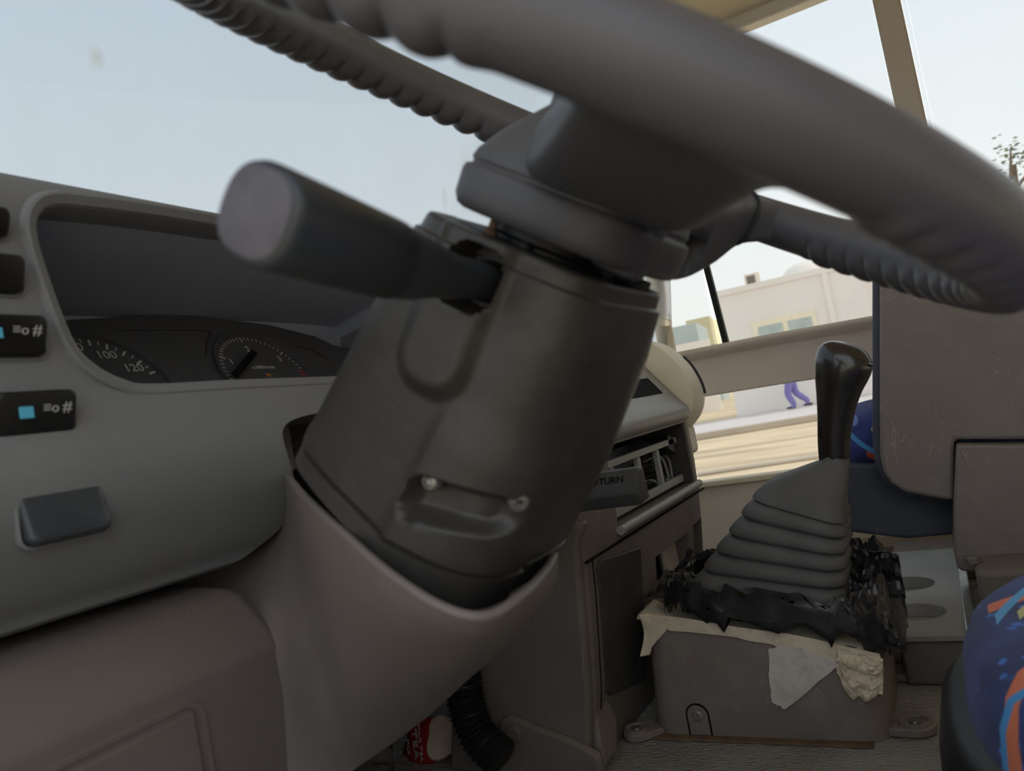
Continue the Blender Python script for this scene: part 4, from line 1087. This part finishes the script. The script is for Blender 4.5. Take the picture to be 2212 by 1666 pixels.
p_ = ax(2105, 1240, 1.27)
MB().box((1.24, -.06, .055), (.05, .06, .055)).build('foot_plate', M['console'], sf, bevel=.008)
MB().rev((p_.x-.03, p_.y, .11), (0, 0, 1), [(0, .010), (.008, .010), (.010, .007), (.0105, .001)], 12).build('bolt', M['screw'], sf)

# ------------------------------------------------------------------ passenger seat
def fabric(name, arcs, base=(34, 44, 92), axes='YZ'):
    mat = bpy.data.materials.new(name); nt, b = nodes_of(mat); N, L = nt.nodes, nt.links
    t = N.new('ShaderNodeTexCoord')
    n1 = N.new('ShaderNodeTexNoise'); n1.inputs['Scale'].default_value = 20; L.new(t.outputs['Object'], n1.inputs['Vector'])
    r = N.new('ShaderNodeValToRGB'); r.color_ramp.elements[0].color = lin(base)+(1,); r.color_ramp.elements[1].color = lin(tuple(x*1.35 for x in base))+(1,)
    r.color_ramp.elements[0].position = .35; r.color_ramp.elements[1].position = .7
    L.new(n1.outputs['Fac'], r.inputs[0]); src = r.outputs[0]
    # light blue flecks
    mp = N.new('ShaderNodeMapping'); mp.inputs['Scale'].default_value = (1, 1, 1.5); mp.inputs['Rotation'].default_value = (.5, 0, 0); L.new(t.outputs['Object'], mp.inputs[0])
    vo = N.new('ShaderNodeTexVoronoi'); vo.inputs['Scale'].default_value = 75; L.new(mp.outputs[0], vo.inputs['Vector'])
    lt = N.new('ShaderNodeMapRange'); lt.inputs[1].default_value = .30; lt.inputs[2].default_value = .22; lt.inputs[3].default_value = 0; lt.inputs[4].default_value = 1; L.new(vo.outputs['Distance'], lt.inputs[0])
    n2 = N.new('ShaderNodeTexNoise'); n2.inputs['Scale'].default_value = 14; L.new(t.outputs['Object'], n2.inputs['Vector'])
    l2 = N.new('ShaderNodeMapRange'); l2.inputs[1].default_value = .47; l2.inputs[2].default_value = .55; L.new(n2.outputs['Fac'], l2.inputs[0])
    mu = N.new('ShaderNodeMath'); mu.operation = 'MULTIPLY'; L.new(lt.outputs[0], mu.inputs[0]); L.new(l2.outputs[0], mu.inputs[1])
    mx = N.new('ShaderNodeMix'); mx.data_type = 'RGBA'; mx.inputs[7].default_value = lin((72, 120, 208))+(1,)
    L.new(mu.outputs[0], mx.inputs[0]); L.new(src, mx.inputs[6]); src = mx.outputs[2]
    sx = N.new('ShaderNodeSeparateXYZ'); L.new(t.outputs['Object'], sx.inputs[0])
    cb_ = N.new('ShaderNodeCombineXYZ'); L.new(sx.outputs[axes[0]], cb_.inputs[0]); L.new(sx.outputs[axes[1]], cb_.inputs[1])
    for (cy0, cz0, R0, w, col, ylo, yhi) in arcs:
        ds = N.new('ShaderNodeVectorMath'); ds.operation = 'DISTANCE'; L.new(cb_.outputs[0], ds.inputs[0]); ds.inputs[1].default_value = (cy0, cz0, 0)
        sb_ = N.new('ShaderNodeMath'); sb_.operation = 'SUBTRACT'; L.new(ds.outputs['Value'], sb_.inputs[0]); sb_.inputs[1].default_value = R0
        ab = N.new('ShaderNodeMath'); ab.operation = 'ABSOLUTE'; L.new(sb_.outputs[0], ab.inputs[0])
        lt = N.new('ShaderNodeMapRange'); lt.inputs[1].default_value = w; lt.inputs[2].default_value = w*.8; lt.inputs[3].default_value = 0; lt.inputs[4].default_value = 1; L.new(ab.outputs[0], lt.inputs[0])
        fac_ = lt.outputs[0]
        for lim, op_ in ((ylo, 'GREATER_THAN'), (yhi, 'LESS_THAN')):
            if lim is None: continue
            ch, val = lim
            g_ = N.new('ShaderNodeMath'); g_.operation = op_; L.new(sx.outputs[ch], g_.inputs[0]); g_.inputs[1].default_value = val
            m_ = N.new('ShaderNodeMath'); m_.operation = 'MULTIPLY'; L.new(fac_, m_.inputs[0]); L.new(g_.outputs[0], m_.inputs[1]); fac_ = m_.outputs[0]
        mx = N.new('ShaderNodeMix'); mx.data_type = 'RGBA'; mx.inputs[7].default_value = lin(col)+(1,)
        L.new(fac_, mx.inputs[0]); L.new(src, mx.inputs[6]); src = mx.outputs[2]
    L.new(src, b.inputs['Base Color']); b.inputs['Roughness'].default_value = .9; b.inputs['Specular IOR Level'].default_value = .15
    b.inputs['Sheen Weight'].default_value = .15
    nb2 = N.new('ShaderNodeTexNoise'); nb2.inputs['Scale'].default_value = 900; L.new(t.outputs['Object'], nb2.inputs['Vector'])
    bp = N.new('ShaderNodeBump'); bp.inputs['Strength'].default_value = .5; bp.inputs['Distance'].default_value = .001; L.new(nb2.outputs['Fac'], bp.inputs['Height']); L.new(bp.outputs[0], b.inputs['Normal'])
    return mat
ps = thing('passenger_seat', 'passenger seat with a scratched brown plastic backrest shell beyond the gear lever', 'seat', (1.5, -.1, 0))
SX = 1.30
sh_o = [(1900, 500), (1900, 900), (1901, 985), (1908, 1020), (1925, 1045), (1955, 1064), (2000, 1073), (2061, 1083), (2061, 958), (2064, 950), (2240, 950), (2330, 950), (2330, 540), (2200, 505), (2000, 492), (1930, 490)]
shell_pts = [ax(u, v, SX) for u, v in sh_o]
MB().prism(shell_pts, (.03, 0, 0)).build('back_shell', M['seatshell'], ps, bevel=.006, seg=3)
edge_o = [(1884, 500), (1884, 950), (1890, 1000), (1903, 1032), (1925, 1055), (1955, 1072), (2050, 1086), (2050, 900), (1930, 900), (1925, 500)]
MB().prism([ax(u, v, SX+.016) for u, v in edge_o], (.05, 0, 0)).build('shell_edge', M['seatside'], ps, bevel=.006, seg=3)
hc_o = [(2066, 962), (2340, 962), (2340, 1236), (2080, 1236), (2068, 1228), (2060, 1190), (2060, 1090)]
MB().prism([ax(u, v, SX-.022) for u, v in hc_o], (.06, 0, 0)).build('hinge_cover', M['seatshell'], ps, bevel=.005, seg=3)
bp_o = [(1828, 1004), (1900, 1004), (2070, 1004), (2070, 1155), (1960, 1165), (1900, 1158), (1832, 1150)]
MB().prism([ax(u, v, SX+.075) for u, v in bp_o], (.05, 0, 0)).build('base_panel', M['seatside'], ps, bevel=.006, seg=3)
q0_ = ax(1815, 1010, 1.40); q1_ = ax(1905, 1010, 1.40)
pf = fabric('passenger_fabric', [(q1_.y+.008, .262, .0, .011, (206, 92, 66), None, None), (q1_.y-.06, .36, .115, .0045, (90, 160, 220), None, None), (q1_.y-.002, .302, .0, .006, (206, 192, 128), None, None), (q1_.y+.03, .32, .0, .010, (120, 140, 200), None, None)], (52, 60, 108))
def cushion(name, c, h, mat, parent, e=4., n=40, m_=24):
    rg_ = []
    for i in range(m_+1):
        a = -pi/2+pi*i/m_; z = copysign(abs(sin(a))**(2/e), sin(a)); k_ = max(abs(cos(a)), 1e-4)**(2/e)
        rg_.append([V((c[0]+x*k_, c[1]+y*k_, c[2]+h[2]*z)) for x, y in selip(h[0], h[1], e, n)])
    return MB().loft(rg_, True, True, True).build(name, mat, parent, angle=60)
cushion('seat_cushion', (1.58, .0, .285), (.20, .185, .055), pf, ps)
cushion('backrest_cushion', (1.52, -.06, .42), (.18, .10, .18), pf, ps)

# ------------------------------------------------------------------ driver seat
def yz(u, v, X=.229): p = az(u, v, X); return p.x, p.y
o1 = yz(2235, 1590); o1r = hypot(yz(2108, 1560)[0]-o1[0], yz(2108, 1560)[1]-o1[1])
def circ3(a, b, c, X=.229):
    (x1, y1), (x2, y2), (x3, y3) = yz(*a, X), yz(*b, X), yz(*c, X)
    A = x1*(y2-y3)-y1*(x2-x3)+x2*y3-x3*y2
    B = (x1*x1+y1*y1)*(y3-y2)+(x2*x2+y2*y2)*(y1-y3)+(x3*x3+y3*y3)*(y2-y1)
    C_ = (x1*x1+y1*y1)*(x2-x3)+(x2*x2+y2*y2)*(x3-x1)+(x3*x3+y3*y3)*(x1-x2)
    x = -B/(2*A); y = -C_/(2*A); return x, y, hypot(x1-x, y1-y)
arcs = [circ3((2190, 1440), (2110, 1530), (2115, 1640))+(.0060, (222, 122, 86), None, None),
        circ3((2130, 1292), (2170, 1282), (2240, 1266))+(.0090, (222, 122, 86), ('Y', yz(2300, 1280)[1]), ('Y', yz(2128, 1290)[1])),
        circ3((2075, 1475), (2140, 1455), (2212, 1450))+(.0042, (74, 152, 214), None, None),
        circ3((2085, 1518), (2140, 1497), (2212, 1490))+(.0036, (202, 194, 132), None, None),
        circ3((2150, 1312), (2180, 1285), (2215, 1258))+(.0042, (92, 168, 220), ('Y', -.12), ('Y', yz(2146, 1315)[1])),
        circ3((2198, 1312), (2215, 1300), (2235, 1285))+(.0045, (202, 194, 132), ('Y', -.12), ('Y', yz(2196, 1312)[1]))]
df = fabric('driver_fabric', arcs, (46, 58, 104), 'XY')
ds_ = thing('driver_seat', 'driver seat cushion in blue fabric patterned with orange and cyan strokes', 'seat', (.68, -.25, 0))
SZ = .235
def splan(k_, z, ins=0., dy=0.):
    out = []
    for x, y in selip(.235-ins, .30-ins, 2.6, 64): out.append(V((.615+x*k_, -.278+y*k_+dy, z-.012)))
    return out
MB().loft([splan(.90, .085), splan(.985, .095), splan(1, .115), splan(1.0, .185), splan(.99, .208), splan(.965, .224), splan(.92, .233), splan(.8, .238), splan(.4, .242), splan(.05, .243)], True, True, True).build('cushion', df, ds_, angle=60)
MB().loft([splan(1.0, .04, 0, .015), splan(1.022, .06, 0, .015), splan(1.026, .15, 0, .015), splan(1.018, .175, 0, .012), splan(1.0, .185, 0, .008)], True, True, True).build('side_trim', M['black'], ds_, angle=50)
MB().box((.70, -.22, .06), (.16, .16, .06)).build('pedestal', M['consoledark'], ds_, bevel=.01)
